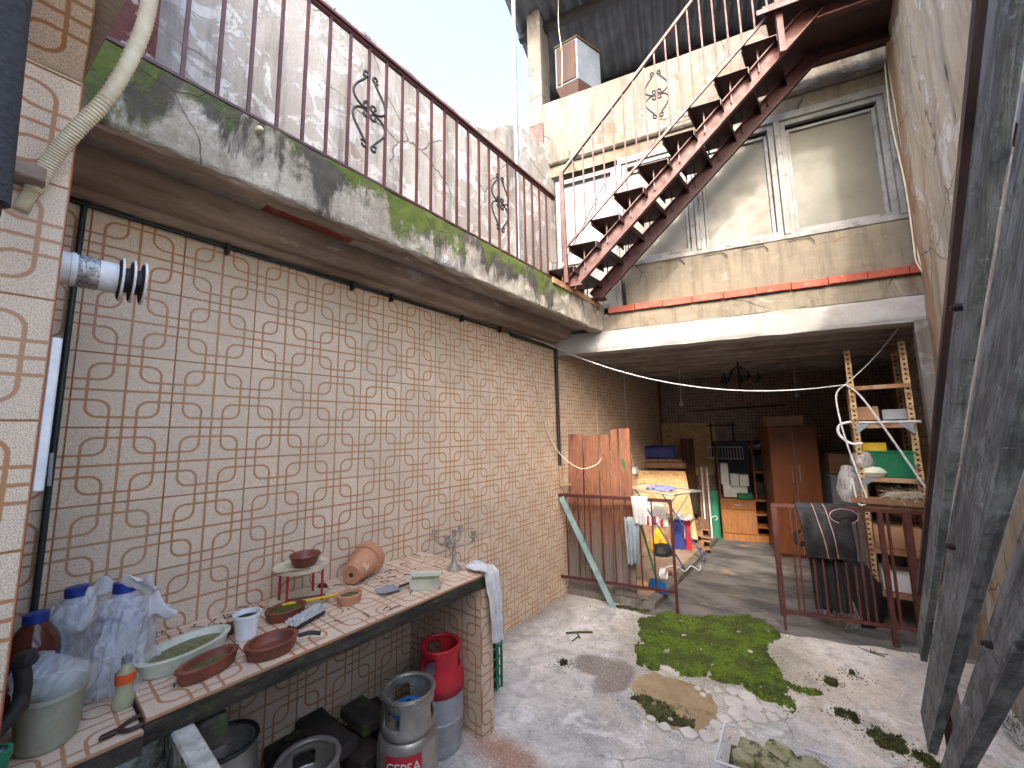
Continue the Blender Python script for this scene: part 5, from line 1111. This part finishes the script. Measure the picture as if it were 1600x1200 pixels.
def bag(label, x, y, r, h, seed, knot):
    o = thing('carrier_bag', label, 'bag', (x, y, ZL), 'white plastic bags round the jugs')
    m = MB(); n = 48; prof = [(r*1.05, .0), (r*1.22, .01), (r*1.25, .05), (r*1.15, h*.3), (r*1.12, h*.5), (r*1.10, h*.65), (r*.95, h*.78), (r*.78, h*.86), (r*.72, h*.90)]
    vs = []; fs = []; pr = []
    for i in range(len(prof)-1):
        for q in range(4): f = q/4; pr.append((prof[i][0]*(1-f)+prof[i+1][0]*f, prof[i][1]*(1-f)+prof[i+1][1]*f))
    for r_, z_ in pr:
        for k in range(n):
            a = 2*math.pi*k/n; kx = V((math.cos(a), math.sin(a), 0))
            cr2 = abs(noise.noise(V((a*3.0+seed, z_*6, seed))))*.034+abs(noise.noise(V((math.cos(a)*5+seed, math.sin(a)*5, z_*18))))*.018
            vs.append(V((x, y, ZL+z_))+kx*(r_+cr2-.006)+V(knot)*(.35*(z_/h)**2))
    for i in range(len(pr)-1):
        for k in range(n): fs.append((i*n+k, i*n+(k+1) % n, (i+1)*n+(k+1) % n, (i+1)*n+k))
    m.add(vs, fs, True); m.build('bag', M['bag'], o)
    kc_ = V((x, y, ZL+h*.90))+V(knot)
    for q in range(3):
        m = MB(); dd = V((math.cos(q*2.1+seed)*.03, math.sin(q*2.1+seed)*.03, -.05 if q else .035))
        m.patch(lambda u, v: kc_+dd*u*1.6+V((.028*(v-.5)*(1+2*u), .030*(v-.5)*(1+1.5*u), .012*math.sin(v*9+u*5))), 10, 8); m.build('knot', M['cloth_white'], o, solid=.003)
bag('white bag tied round the middle water jug', -2.12, .165, .062, .29, 1.3, (.045, .03, 0))
bag('large white bag knotted round the rightmost water jug', -1.925, .262, .070, .325, 4.7, (.055, .06, 0))
m = MB(); m.patch(lambda u, v: V((-1.88+.13*u*(1-.4*v)+.0, .20+.10*u, ZL+.16*(1-u)*(1-v)+.01+.012*noise.noise(V((u*7, v*7, 0))))), 16, 12); one(m, 'loose_bag', M['bag'], 'loose foot of the white bag spread on the lower counter', 'bag')
ob_ = thing('oil_bottle', 'small glass oil bottle with orange label before the white bag', 'bottle', (-1.765, .262, ZL))
m = MB(); m.lathe([(0, 0), (.024, 0), (.027, .006), (.027, .03), (.022, .045), (.020, .06), (.024, .085), (.024, .10), (.013, .115), (.012, .128), (0, .128)], (-1.765, .262, ZL), 22); m.build('body', M['oil_glass'], ob_)
m = MB(); m.lathe([(.0235, .07), (.025, .085), (.025, .10)], (-1.765, .262, ZL), 20); m.build('label', M['orange_label'], ob_)
m = MB(); m.lathe([(.013, .126), (.013, .145), (0, .146)], (-1.765, .262, ZL), 16); m.build('cap', M['galv'], ob_)
pr_ = thing('rusty_pliers', 'rusty pliers lying open on the lower counter', 'pliers', (-1.63, .25, ZL)); pc = V((-1.625, .235, ZL+.006))
m = MB(); m.hexa([pc+V((-.006, -.035, -.004)), pc+V((.010, -.038, -.004)), pc+V((.012, .0, -.004)), pc+V((-.012, .0, -.004))], [pc+V((-.006, -.035, .005)), pc+V((.010, -.038, .005)), pc+V((.012, .0, .005)), pc+V((-.012, .0, .005))]); m.build('jaw', M['rust_dark'], pr_, bevel=.003)
for sx in (-1, 1):
    m = MB(); m.tube(spline([pc+V((0, 0, 0)), pc+V((sx*.022, .02, 0)), pc+V((sx*.026, .05, .002)), pc+V((sx*.015, .075, .0))], 4), [.006]*13, 8); m.build('handle', M['rust_dark'], pr_)
bk = thing('plastic_bucket', 'milky plastic bucket at the lower left with crushed bottle inside', 'bucket', (-1.745, .108, ZL)); bq = V((-1.745, .110, ZL))
m = MB(); m.lathe([(0, 0), (.068, 0), (.074, .01), (.086, .125), (.091, .127), (.090, .138), (.083, .136), (.072, .02), (0, .012)], bq, 32, ex=(1, .80)); m.build('tub', M['bucket'], bk)
cb_ = thing('crushed_bottle', 'crushed clear plastic bottle stuffed into the milky bucket', 'bottle', bq+V((0, 0, .1)))
a1 = V((.62, .62, -.28)).normalized(); a2 = a1.cross(UZ).normalized(); a3 = a2.cross(a1)
m = MB(); pr2 = [(0, -.09), (.03, -.088), (.048, -.06)]+[(.052-.006*(k % 2), -.05+.012*k) for k in range(10)]+[(.045, .08), (.0, .085)]
m.lathe(pr2, bq+V((-.012, 0, .155)), 26, ax=(a2, a3, a1), jit=.10, seed=2); m.build('body', M['pet'], cb_)
m = MB(); m.lathe([(.046, -.075), (.053, -.055)], bq+V((-.012, 0, .155)), 24, ax=(a2, a3, a1), jit=.1, seed=2); m.build('label', M['water_blue'], cb_)
# tap pipes at the left edge
tp = thing('tap_pipes', 'corroded dark tap pipes sticking out at the left edge', 'tap', (-1.6, 0, 1.0))
m = MB(); m.tube(spline([(-1.45, -.06, .985), (-1.50, .0, .99), (-1.56, .04, 1.01), (-1.62, .055, 1.04)], 5), .014, 10); m.tube(spline([(-1.60, .05, 1.0), (-1.60, .052, 1.06), (-1.60, .045, 1.10)], 4), .016, 10); m.build('pipe', M['black_pipe'], tp)
m = MB(); m.tube(spline([(-1.42, -.07, .935), (-1.47, -.01, .94), (-1.53, .035, .955)], 5), .010, 10); m.build('spout', M['grey_shell'], tp)
m = MB(); m.lathe([(.02, 0), (.024, .01), (.018, .03), (.0, .032)], (-1.60, .05, 1.10), 12, jit=.2); m.build('knob', M['black_pipe'], tp)
gt = MB(); gt.lathe([(.02, 0), (.024, .002), (.024, .16), (.028, .162), (.028, .18), (.02, .18)], (-1.50, .018, .79), 16); one(gt, 'green_bottle', M['green_plastic'], 'green tube standing in the bottom left corner', 'tube')

# ------------------------------------------------------------------ flue, conduit, hose, foam tube at the left
fl = thing('boiler_flue', 'white boiler flue with finned end and foil tape at upper left', 'flue', (-1.75, .1, 2.16)); fy = (V((1, 0, 0)), UZ, V((0, 1, 0))); FC = V((-1.72, 0, 2.158))
m = MB(); m.lathe([(.048, .0), (.048, .045), (.051, .046), (.051, .055), (.047, .056), (.047, .145), (0, .145)], FC, 28, ax=fy); m.build('pipe', M['white_pvc'], fl)
m = MB(); m.lathe([(.0485, .06), (.0495, .065), (.049, .10), (.0485, .105)], FC, 40, ax=fy, jit=.03); m.build('foil_tape', M['foil'], fl)
for k in range(3):
    zf = .150+.026*k; m = MB(); m.lathe([(.064, zf), (.069, zf+.001), (.069, zf+.006), (.064, zf+.007), (.03, zf+.007)], FC, 36, ax=fy); fn_ = m.build('fin', M['white_pvc'], fl)
    m = MB(); m.lathe([(.03, zf-.006), (.0635, zf-.001), (.0635, zf+.004)], FC, 36, ax=fy); m.build('fin_shade', M['wood_dark'], fn_)  # dark brown disc painting the shadow on the fin's back side
m = MB(); m.lathe([(.04, .14), (.04, .20), (0, .20)], FC, 24, ax=fy); m.build('core', M['black_pipe'], fl)
cn = thing('white_conduit', 'white plastic conduit box running down the edge of the pier', 'conduit', (-1.49, .03, 1.7))
m = MB(); m.span((-1.512, .023, 1.53), (-1.474, .042, 1.905)); m.build('box', M['white_pvc'], cn, bevel=.003)
m = MB(); m.tube([(-1.50, .048, 1.62), (-1.50, .05, 1.54)], .004, 6); m.build('bracket', M['galv'], cn)
m = MB(); pts = spline([(-1.30, .115, 2.85), (-1.31, .105, 2.70), (-1.34, .065, 2.52), (-1.38, .022, 2.42), (-1.42, -.012, 2.34), (-1.455, -.035, 2.26), (-1.46, -.05, 2.20)], 26)
rr = [.0150+(.0022 if k % 2 else 0)-(.003 if k > .84*len(pts) else 0) for k in range(len(pts))]
m.tube(pts, rr, 12); one(m, 'corrugated_hose', M['cream_hose'], 'cream corrugated hose curving down at the upper left corner', 'hose')
ldg = MB(); ldg.span((-1.468, -.16, 2.262), (-1.40, -.018, 2.30)); one(ldg, 'small_ledge', M['mould_beam'], 'small brown ledge projecting from the tiled pier', 'ledge', bevel=.004)
fo = thing('foam_roll', 'dark grey foam covered tube hanging at the upper left edge', 'tube', (-1.2, -.1, 2.4))
m = MB(); m.tube([(-1.22, -.087, 2.11), (-1.21, -.097, 2.5), (-1.20, -.105, 3.0)], .034, 18); m.build('foam', M['foam'], fo)
m = MB(); m.lathe([(.0, -.035), (.02, -.03), (.024, -.01), (.024, .01), (0, .01)], (-1.22, -.087, 2.10), 14); m.build('end_knob', M['black_pipe'], fo)

# ------------------------------------------------------------------ board railing at the right edge
DV = V((-.00378, .75694, -.65347)); MV = V((.99999, .00286, -.00247)); NU = V((0, .65347, .75695)); C0 = V((0, 0, 1.65))
rb = thing('board_railing', 'weathered grey boards bolted to a rusty frame at the right edge', 'railing', (.2, 1, .5))
def board(n0, n1, e, th, c_=.2, mat='grey_board', nm='board', st_=-.75):
    m = MB(); segs = 24
    def pt(t, nn, cc): return C0+DV*t+NU*nn+MV*cc
    for k in range(segs):
        pass
    def f(u, v):
        t = st_+(e-st_)*u; corners = [(n0, c_), (n1, c_), (n1, c_+th), (n0, c_+th), (n0, c_)]
        a = v*4; i = min(int(a), 3); q = a-i; nn = corners[i][0]*(1-q)+corners[i+1][0]*q; cc = corners[i][1]*(1-q)+corners[i+1][1]*q
        j = .003*noise.noise(V((t*6, nn*20, cc*20)))
        return pt(t, nn+j, cc+j*.5)
    m.patch(f, segs, 8, False)
    m.add([pt(e, n0, c_), pt(e, n1, c_), pt(e, n1, c_+th), pt(e, n0, c_+th)], [(0, 1, 2, 3)]); m.add([pt(st_, n0, c_), pt(st_, n1, c_), pt(st_, n1, c_+th), pt(st_, n0, c_+th)], [(3, 2, 1, 0)])
    return m.build(nm, M[mat], rb, bevel=.002)
board(.885, .905, 1.95, .02, .2, 'rust_dark', 'frame_bar')
board(.767, .842, 2.24, .018)
board(.563, .700, 2.62, .026)
board(.392, .470, 2.9, .028)
for (n_0, t0) in ((.80, .62), (.66, 1.18), (.44, 1.12), (.80, -.1)):
    m = MB(); c5 = C0+DV*t0+NU*n_0+MV*.2; m.tube([c5, c5-MV*.010], .007, 8); m.tube([c5-MV*.004, c5-MV*.014], .0045, 8); m.build('bolt', M['rust_dark'], rb)
for t0 in (.42, 2.15):
    m = MB(); a = C0+DV*t0+NU*.05+MV*.245; b2 = C0+DV*(t0-.08)+NU*.93+MV*.245
    m.bar(a, b2, .03, .03, MV); m.build('frame_bar', M['rust_dark'], rb)
m = MB(); a = C0+DV*2.30+NU*.66+MV*.25; m.bar(a, V((a.x, a.y, 0)), .03, .03, MV); m.build('leg', M['rust_dark'], rb)

# ------------------------------------------------------------------ cables and washing lines
ln = [V((-2.2, 3.05, 2.562))]+catenary((-2.19, 3.50, 2.535), (.155, 4.585, 2.02), .21, 26)
one(MB().tube(ln, .0055, 6), 'washing_line', M['cloth_white'], 'white line sagging from the tiled wall to the slotted shelf', 'line')
one(MB().tube(spline([(.155, 4.585, 2.02), (.25, 4.57, 1.90), (.40, 4.55, 1.55), (.555, 4.53, 1.16)], 8), .0085, 6), 'tied_cord', M['cloth_white'], 'white cord running down across the shelf front', 'cord')
one(MB().tube(spline([(.15, 4.58, 2.02), (.08, 4.58, 1.92), (.10, 4.58, 1.6), (.16, 4.58, 1.25), (.20, 4.57, 1.02), (.14, 4.57, .99), (.12, 4.57, 1.2), (.10, 4.57, 1.1)], 6), .007, 6), 'dangling_line', M['white_pvc'], 'white cord hanging down the left side of the shelf', 'cord line')
one(MB().tube(catenary((.16, 4.585, 2.03), (.56, 4.7, 2.5), .03), .005, 6), 'shelf_wire', M['cloth_white'], 'grey wire rising from the shelf to the ceiling', 'wire')
one(MB().tube(spline([(-2.225, 3.05, 2.55), (-2.222, 3.12, 2.2), (-2.22, 3.28, 1.75), (-2.16, 3.42, 1.45), (-2.0, 3.55, 1.28), (-1.85, 3.62, 1.31), (-1.79, 3.64, 1.38)], 8), .0045, 6), 'loose_wire', M['cream_hose'], 'thin cream wire drooping down the tiles onto the planks', 'wire')
for k, (dx, lab) in enumerate(((0, 'outer cable down the corner beside the right window'), (.02, 'inner cable down the corner beside the right window'))):
    one(MB().tube(spline([G(3.035-dx, -.0, 4.72), G(3.03-dx*2, .02, 4.2), G(3.035-dx, .025, 3.6), G(3.03-dx, .03, 3.1), G(3.02-dx, .05, 2.93), G(3.045, .06, 2.75), G(3.035, .06, 2.55)], 6), .006, 6), 'corner_cable', M['cream_hose'], lab, 'cable', 'cables in the right corner')
for s_, sd_ in ((1.25, 1), (1.62, 2), (1.95, 3), (2.3, 4)):
    pts = [G(s_-.10+.04*k, WW+.016, 3.325+.022*noise.noise(V((k*.9+sd_, sd_, 0)))-(.06 if k == 5 else 0)) for k in range(6)]
    one(MB().tube(spline(pts, 3), .004, 5), 'vine_tendril', M['dirt'], {1: 'dry tendril below the leftmost window, nearest the stair', 2: 'dry tendril below the left end of the middle window', 3: 'dry tendril below the right half of the middle window', 4: 'dry tendril below the left end of the right window'}[sd_], 'tendril', 'dry tendrils below the windows')

# ------------------------------------------------------------------ moss, soil patch, broken screed
def inside(p, poly):
    x, y = p; c = False; j = len(poly)-1
    for i in range(len(poly)):
        if (poly[i][1] > y) != (poly[j][1] > y) and x < (poly[j][0]-poly[i][0])*(y-poly[i][1])/(poly[j][1]-poly[i][1]+1e-12)+poly[i][0]: c = not c
        j = i
    return c
MOSS = [(-1.44, 3.53), (-1.30, 3.78), (-1.2, 3.83), (-1.0, 3.90), (-.82, 4.08), (-.66, 4.2), (-.476, 4.01), (-.426, 3.92), (-.539, 3.78), (-.50, 3.62), (-.471, 3.505), (-.377, 3.27), (-.196, 3.275), (-.205, 3.2), (-.322, 3.18), (-.412, 3.24), (-.351, 3.12), (-.278, 3.06), (-.323, 2.93), (-.453, 2.97), (-.548, 3.03), (-.728, 3.018), (-.95, 2.93), (-1.126, 2.85), (-1.206, 2.87), (-1.26, 3.05), (-1.323, 3.194)]
def moss_material(name, c1, c2, c3):
    t = NT(name); p = t.pos('World'); n1 = t.noise(p, 5, 6, .65); n2 = t.noise(p, 60, 4, .7)
    col = t.mix(t.ramp(n1, .44, .56), c1, c2); col = t.mix(t.ramp(n2, .45, .6, 0, .85), col, c3); col = t.mix(t.ramp(t.noise(p, 26, 4, .7), .6, .68, 0, .5), col, (96, 92, 60)); t.bump(n2, 1.0, .012)
    return t.done(col, .95)
M['moss'] = moss_material('bright_damp_moss', (98, 122, 18), (76, 88, 30), (46, 60, 14))
M['moss_dark'] = moss_material('dry_olive_moss', (92, 94, 44), (74, 72, 38), (48, 50, 24))
def moss_patch(name, label, poly, step, tufts, mat, thick, seed, grp):
    m = MB(); xs = [p[0] for p in poly]; ys = [p[1] for p in poly]; idx = {}
    nx, ny = int((max(xs)-min(xs)+.1)/step)+1, int((max(ys)-min(ys)+.1)/step)+1
    def wob(x, y): return (x+.045*noise.noise(V((x*9, y*9, seed)))+.035*noise.noise(V((x*31, y*31, seed))), y+.045*noise.noise(V((x*9+7, y*9, seed)))+.02*noise.noise(V((x*31, y*31+5, seed))))
    def inn(x, y): return inside(wob(x, y), poly)
    cells = []; ins = {}
    for i in range(nx+1):
        for j in range(ny+1):
            x, y = min(xs)-.05+i*step, min(ys)-.05+j*step; ins[i, j] = inn(x, y) and noise.noise(V((x*16, y*16, seed+3))) < .40
    vs = []; vid = {}
    def vert(i, j):
        if (i, j) not in vid:
            x, y = min(xs)-.05+i*step, min(ys)-.05+j*step
            core = sum(ins.get((i+a, j+b_), False) for a in (-2, -1, 0, 1, 2) for b_ in (-2, -1, 0, 1, 2))/25
            z = -.004+thick*max(core-.25, 0)*1.4*(.55+.6*abs(noise.noise(V((x*14, y*14, seed))))+.35*noise.noise(V((x*45, y*45, seed))))+.006*core
            vid[i, j] = len(vs); vs.append(V((x+random.uniform(-.3, .3)*step, y+random.uniform(-.3, .3)*step, z)))
        return vid[i, j]
    fs = []
    for i in range(nx):
        for j in range(ny):
            if ins[i, j] or ins[i+1, j] or ins[i, j+1] or ins[i+1, j+1]: fs.append((vert(i, j), vert(i+1, j), vert(i+1, j+1), vert(i, j+1)))
    m.add(vs, fs, True)
    for k in range(tufts):
        x, y = random.uniform(min(xs), max(xs)), random.uniform(min(ys), max(ys))
        if not inn(x, y) or noise.noise(V((x*16, y*16, seed+3))) > .38: continue
        z = .012*random.random(); h = random.uniform(.006, .018); a = random.uniform(0, 6.28); b_ = V((math.cos(a), math.sin(a), 0))*.0045; t_ = V((random.gauss(0, .006), random.gauss(0, .006), h))
        p_ = V((x, y, z)); m.add([p_-b_, p_+b_, p_+t_], [(0, 1, 2)])
    for k in range(tufts//5):                # crumbs thinning out beyond the edge
        x, y = random.uniform(min(xs), max(xs)), random.uniform(min(ys), max(ys))
        if not inside((x, y), poly): continue
        x += random.gauss(0, .045); y += random.gauss(0, .045); r_ = random.uniform(.002, .007); a = random.uniform(0, 6.28)
        p_ = [V((x+r_*math.cos(a+2.1*i), y+r_*math.sin(a+2.1*i), .001)) for i in range(3)]; tp_ = V((x, y, r_*.9)); m.add(p_+[tp_], [(0, 1, 3), (1, 2, 3), (2, 0, 3)])
    return one(m, name, mat, label, 'moss', grp, 'stuff')
moss_patch('moss_carpet', 'large bright green moss carpet in the middle of the floor', MOSS, .014, 22000, M['moss'], .020, 1, None)
def ell(cx, cy, rx, ry, rot=0):
    return [(cx+rx*math.cos(a/14*6.283)*math.cos(rot)-ry*math.sin(a/14*6.283)*math.sin(rot), cy+rx*math.cos(a/14*6.283)*math.sin(rot)+ry*math.sin(a/14*6.283)*math.cos(rot)) for a in range(14)]
for cx, cy, rx, ry, lab, sd_ in ((-.075, 3.09, .055, .05, 'small dark moss tuft on the pale floor left of the bigger round tuft', 21), (.085, 2.99, .07, .085, 'round olive moss tuft nearest the grey boards', 22), (-.139, 3.42, .035, .04, 'tiny moss spot beyond the tip of the moss carpet', 23), (.235, 2.93, .05, .05, 'pale moss tuft at the right below the grey boards', 24), (-.02, 3.62, .03, .03, 'faint moss speck near the right barrier', 25), (-1.63, 2.56, .02, .03, 'faint moss speck beside the damp stain', 26)):
    moss_patch('moss_tuft', lab, ell(cx, cy, rx, ry), .009, 900, M['moss_dark'], .014, sd_, 'small moss tufts on the floor')
moss_patch('moss_fringe', 'thin line of moss along the foot of the tiled platform', [(p_.x, p_.y) for p_ in (G(.50, .0, 0), G(.85, .04, 0), G(.86, .09, 0), G(.70, .07, 0), G(.50, .03, 0))], .012, 1500, M['moss_dark'], .03, 31, None)
SOIL = [(-1.159, 2.709), (-1.12, 2.80), (-1.086, 2.834), (-.928, 2.866), (-.80, 2.87), (-.727, 2.835), (-.671, 2.734), (-.66, 2.65), (-.671, 2.571), (-.709, 2.452), (-.827, 2.392), (-.959, 2.414), (-1.078, 2.494), (-1.15, 2.60)]
M['soil'] = pm('ochre_gravelly_soil', (176, 154, 118), (152, 130, 96), .95, sc=4, bsc=90, bump=.8, bdist=.012, c3=(110, 104, 62), sc3=6, lo3=.55, hi3=.66, coord='World')
sp_ = MB(); q = []
for i in range(len(SOIL)):
    a, b2 = V(SOIL[i]+(0,)), V(SOIL[(i+1) % len(SOIL)]+(0,))
    for k in range(6):
        p_ = a.lerp(b2, k/6); p_ += V((noise.noise(p_*22), noise.noise(p_*22+V((5, 0, 0))), 0))*.022; q.append((p_.x, p_.y))
sp_.poly(q, -.004, .003); structure(sp_.build('soil_patch', M['soil']))
moss_patch('soil_moss', 'olive moss along the lower edge of the ochre soil patch', [(-1.10, 2.52), (-1.0, 2.60), (-.86, 2.53), (-.75, 2.52), (-.73, 2.45), (-.84, 2.40), (-.95, 2.42)], .011, 1800, M['moss_dark'], .022, 41, None)
# broken screed pieces
M['screed'] = pm('pale_screed_fragment', (206, 200, 192), (182, 176, 170), .9, sc=6, bsc=60, bump=.5, c3=(196, 184, 132), sc3=9, lo3=.56, hi3=.66, coord='World')
frag = [(-.60, 2.83, .075), (-.545, 2.93, .055), (-.50, 2.86, .06), (-.56, 2.74, .065), (-.47, 2.77, .07), (-.62, 2.65, .04), (-.64, 2.57, .045), (-.60, 2.50, .05), (-.66, 2.44, .05), (-.74, 2.40, .05), (-.42, 2.90, .05), (-.40, 2.83, .04), (-.62, 2.93, .04), (-.70, 2.90, .03), (-.52, 2.66, .035), (-.86, 2.375, .035), (-.94, 2.39, .03), (-1.03, 2.93, .05), (-.97, 2.91, .045), (-1.25, 3.42, .04), (-.34, 2.97, .03), (-.36, 2.87, .035), (-.80, 2.84, .022), (-.76, 2.79, .025), (-.74, 2.83, .02), (-.93, 2.47, .02), (-.85, 2.45, .018), (-1.28, 3.15, .02), (-.60, 3.5, .02), (-.9, 3.32, .02), (-1.05, 3.45, .025)]
for cx, cy, r_ in frag:
    m = MB(); n = random.randint(5, 7); a0_ = random.random()*6; rot = random.random()*3
    pts = [(cx+r_*random.uniform(.7, 1.15)*math.cos(a0_+6.283*k/n), cy+r_*random.uniform(.7, 1.15)*math.sin(a0_+6.283*k/n)) for k in range(n)]
    m.poly(pts, -.004, random.uniform(.008, .018)); m.build('stone', M['screed'], ground, bevel=.003)
# litter on the floor
m = MB()
for k in range(260):
    x, y = random.uniform(-2.2, .5), random.uniform(1.9, 4.0); s_ = random.uniform(.002, .007)
    if random.random() < .4: x = random.uniform(-2.22, -1.8); y = random.uniform(2.6, 3.7)
    m.lathe([(0, 0), (s_, s_*.3), (s_*.6, s_*.9), (0, s_)], (x, y, 0), 5, jit=.4, seed=k, smooth=False)
one(m, 'floor_grit', M['soil'], 'loose grit and crumbs scattered over the concrete floor', 'grit', kind='stuff')
m = MB(); m.tube(spline([(-1.83, 2.93, .008), (-1.75, 3.0, .012), (-1.66, 3.07, .01)], 4), .007, 6); m.tube([(-1.76, 2.99, .01), (-1.70, 2.93, .008)], .005, 5); m.tube([(-1.72, 2.95, .01), (-1.73, 2.86, .006)], .004, 5); one(m, 'dry_branch', M['moss_dark'], 'short dry branch lying on the concrete floor', 'branch')
m = MB()
for a, l in ((.3, .10), (-.6, .09), (1.5, .07), (2.6, .08), (.9, .05)):
    for sg in (0, 1): m.tube([(.09, 4.02, .006), (.09+l*math.cos(a), 4.02+l*math.sin(a)*.6, .014)], .003, 4)
one(m, 'twig_bunch', M['moss_dark'], 'small bunch of twigs on the floor below the right barrier', 'twigs')
# weeds at the foot of the right wall
m = MB()
for k in range(120):
    p_ = V((random.uniform(.60, .67), random.uniform(3.3, 3.75), 0)); t_ = V((random.gauss(-.03, .03), random.gauss(0, .03), random.uniform(.03, .10))); b_ = V((.0, .004, 0)); m.add([p_-b_, p_+b_, p_+t_], [(0, 1, 2)])
one(m, 'wall_weeds', M['moss_dark'], 'sparse weeds at the foot of the right wall', 'weeds', kind='stuff')

# ------------------------------------------------------------------ white wire basket with mossy stones
wbk = thing('wire_basket', 'white wire basket with mossy stones at the bottom of the picture', 'basket', (-.35, 2.4, 0))
B4 = [V((-.565, 2.44, .115)), V((-.55, 2.15, .115)), V((-.10, 2.23, .115)), V((-.12, 2.50, .115))]; b4 = [V((-.54, 2.43, .01)), V((-.52, 2.20, .01)), V((-.14, 2.26, .01)), V((-.15, 2.47, .01))]
m = MB(); m.tube([B4[0].lerp(B4[3], .12), B4[0], B4[1], B4[2], B4[3], B4[3].lerp(B4[0], .25)], .006, 6); m.build('rim', M['white_pvc'], wbk)
m = MB()
for i in range(4):
    for k in range(1, 10): m.tube([B4[i].lerp(B4[(i+1) % 4], k/10), b4[i].lerp(b4[(i+1) % 4], k/10)], .0025, 4)
m.tube(b4, .004, 5, closed=True); m.build('wires', M['white_pvc'], wbk)
m = MB(); m.box((-.43, 2.195, .06), (.09, .003, .05)); m.build('tag', M['paper_white'], wbk)
M['mossy_stone'] = pm('mossy_yellow_stone', (172, 168, 142), (126, 124, 76), .95, sc=9, bsc=50, bump=.8, bdist=.012, c3=(62, 62, 32), sc3=12, lo3=.5, hi3=.6)
SLAB = ['mossy stone at the left back of the wire basket', 'pale stone at the back middle of the wire basket', 'flat stone at the front middle of the wire basket', 'large mossy stone in the right half of the basket', 'stone at the front right of the wire basket', 'small mossy stone at the front left of the basket', 'stone against the right side of the wire basket', 'small stone in the far right corner of the basket']
for k, (x, y, r_) in enumerate(((-.44, 2.38, .055), (-.33, 2.42, .06), (-.36, 2.30, .06), (-.22, 2.38, .07), (-.25, 2.28, .06), (-.46, 2.28, .045), (-.17, 2.32, .05), (-.18, 2.44, .04))):
    m = MB(); q3 = Matrix.Rotation(k*1.3, 3, 'Z')
    def rk_(u, v):
        a, b_ = u*2*math.pi, v*math.pi; d = V((math.cos(a)*math.sin(b_), math.sin(a)*math.sin(b_), -math.cos(b_)))
        f_ = 1+.55*noise.noise(d*1.3+V((k*3.1, 0, 0)))+.12*noise.noise(d*5+V((k, 7, 0)))
        e_ = V((max(-.72, min(.72, d.x*f_)), max(-.66, min(.66, d.y*f_)), max(-.6, min(.55, d.z*f_))))
        return V((x, y, .05+.012*(k % 3)))+q3@(e_*r_*1.35)
    m.patch(rk_, 18, 12, False)
    one(m, 'mossy_stone', M['mossy_stone'], SLAB[k], 'stone', 'stones in the wire basket')
m = MB(); m.poly([(p_.x, p_.y) for p_ in b4], .004, .03); one(m, 'basket_soil', M['moss_dark'], 'dark mossy soil between the stones in the basket', 'soil', kind='stuff')
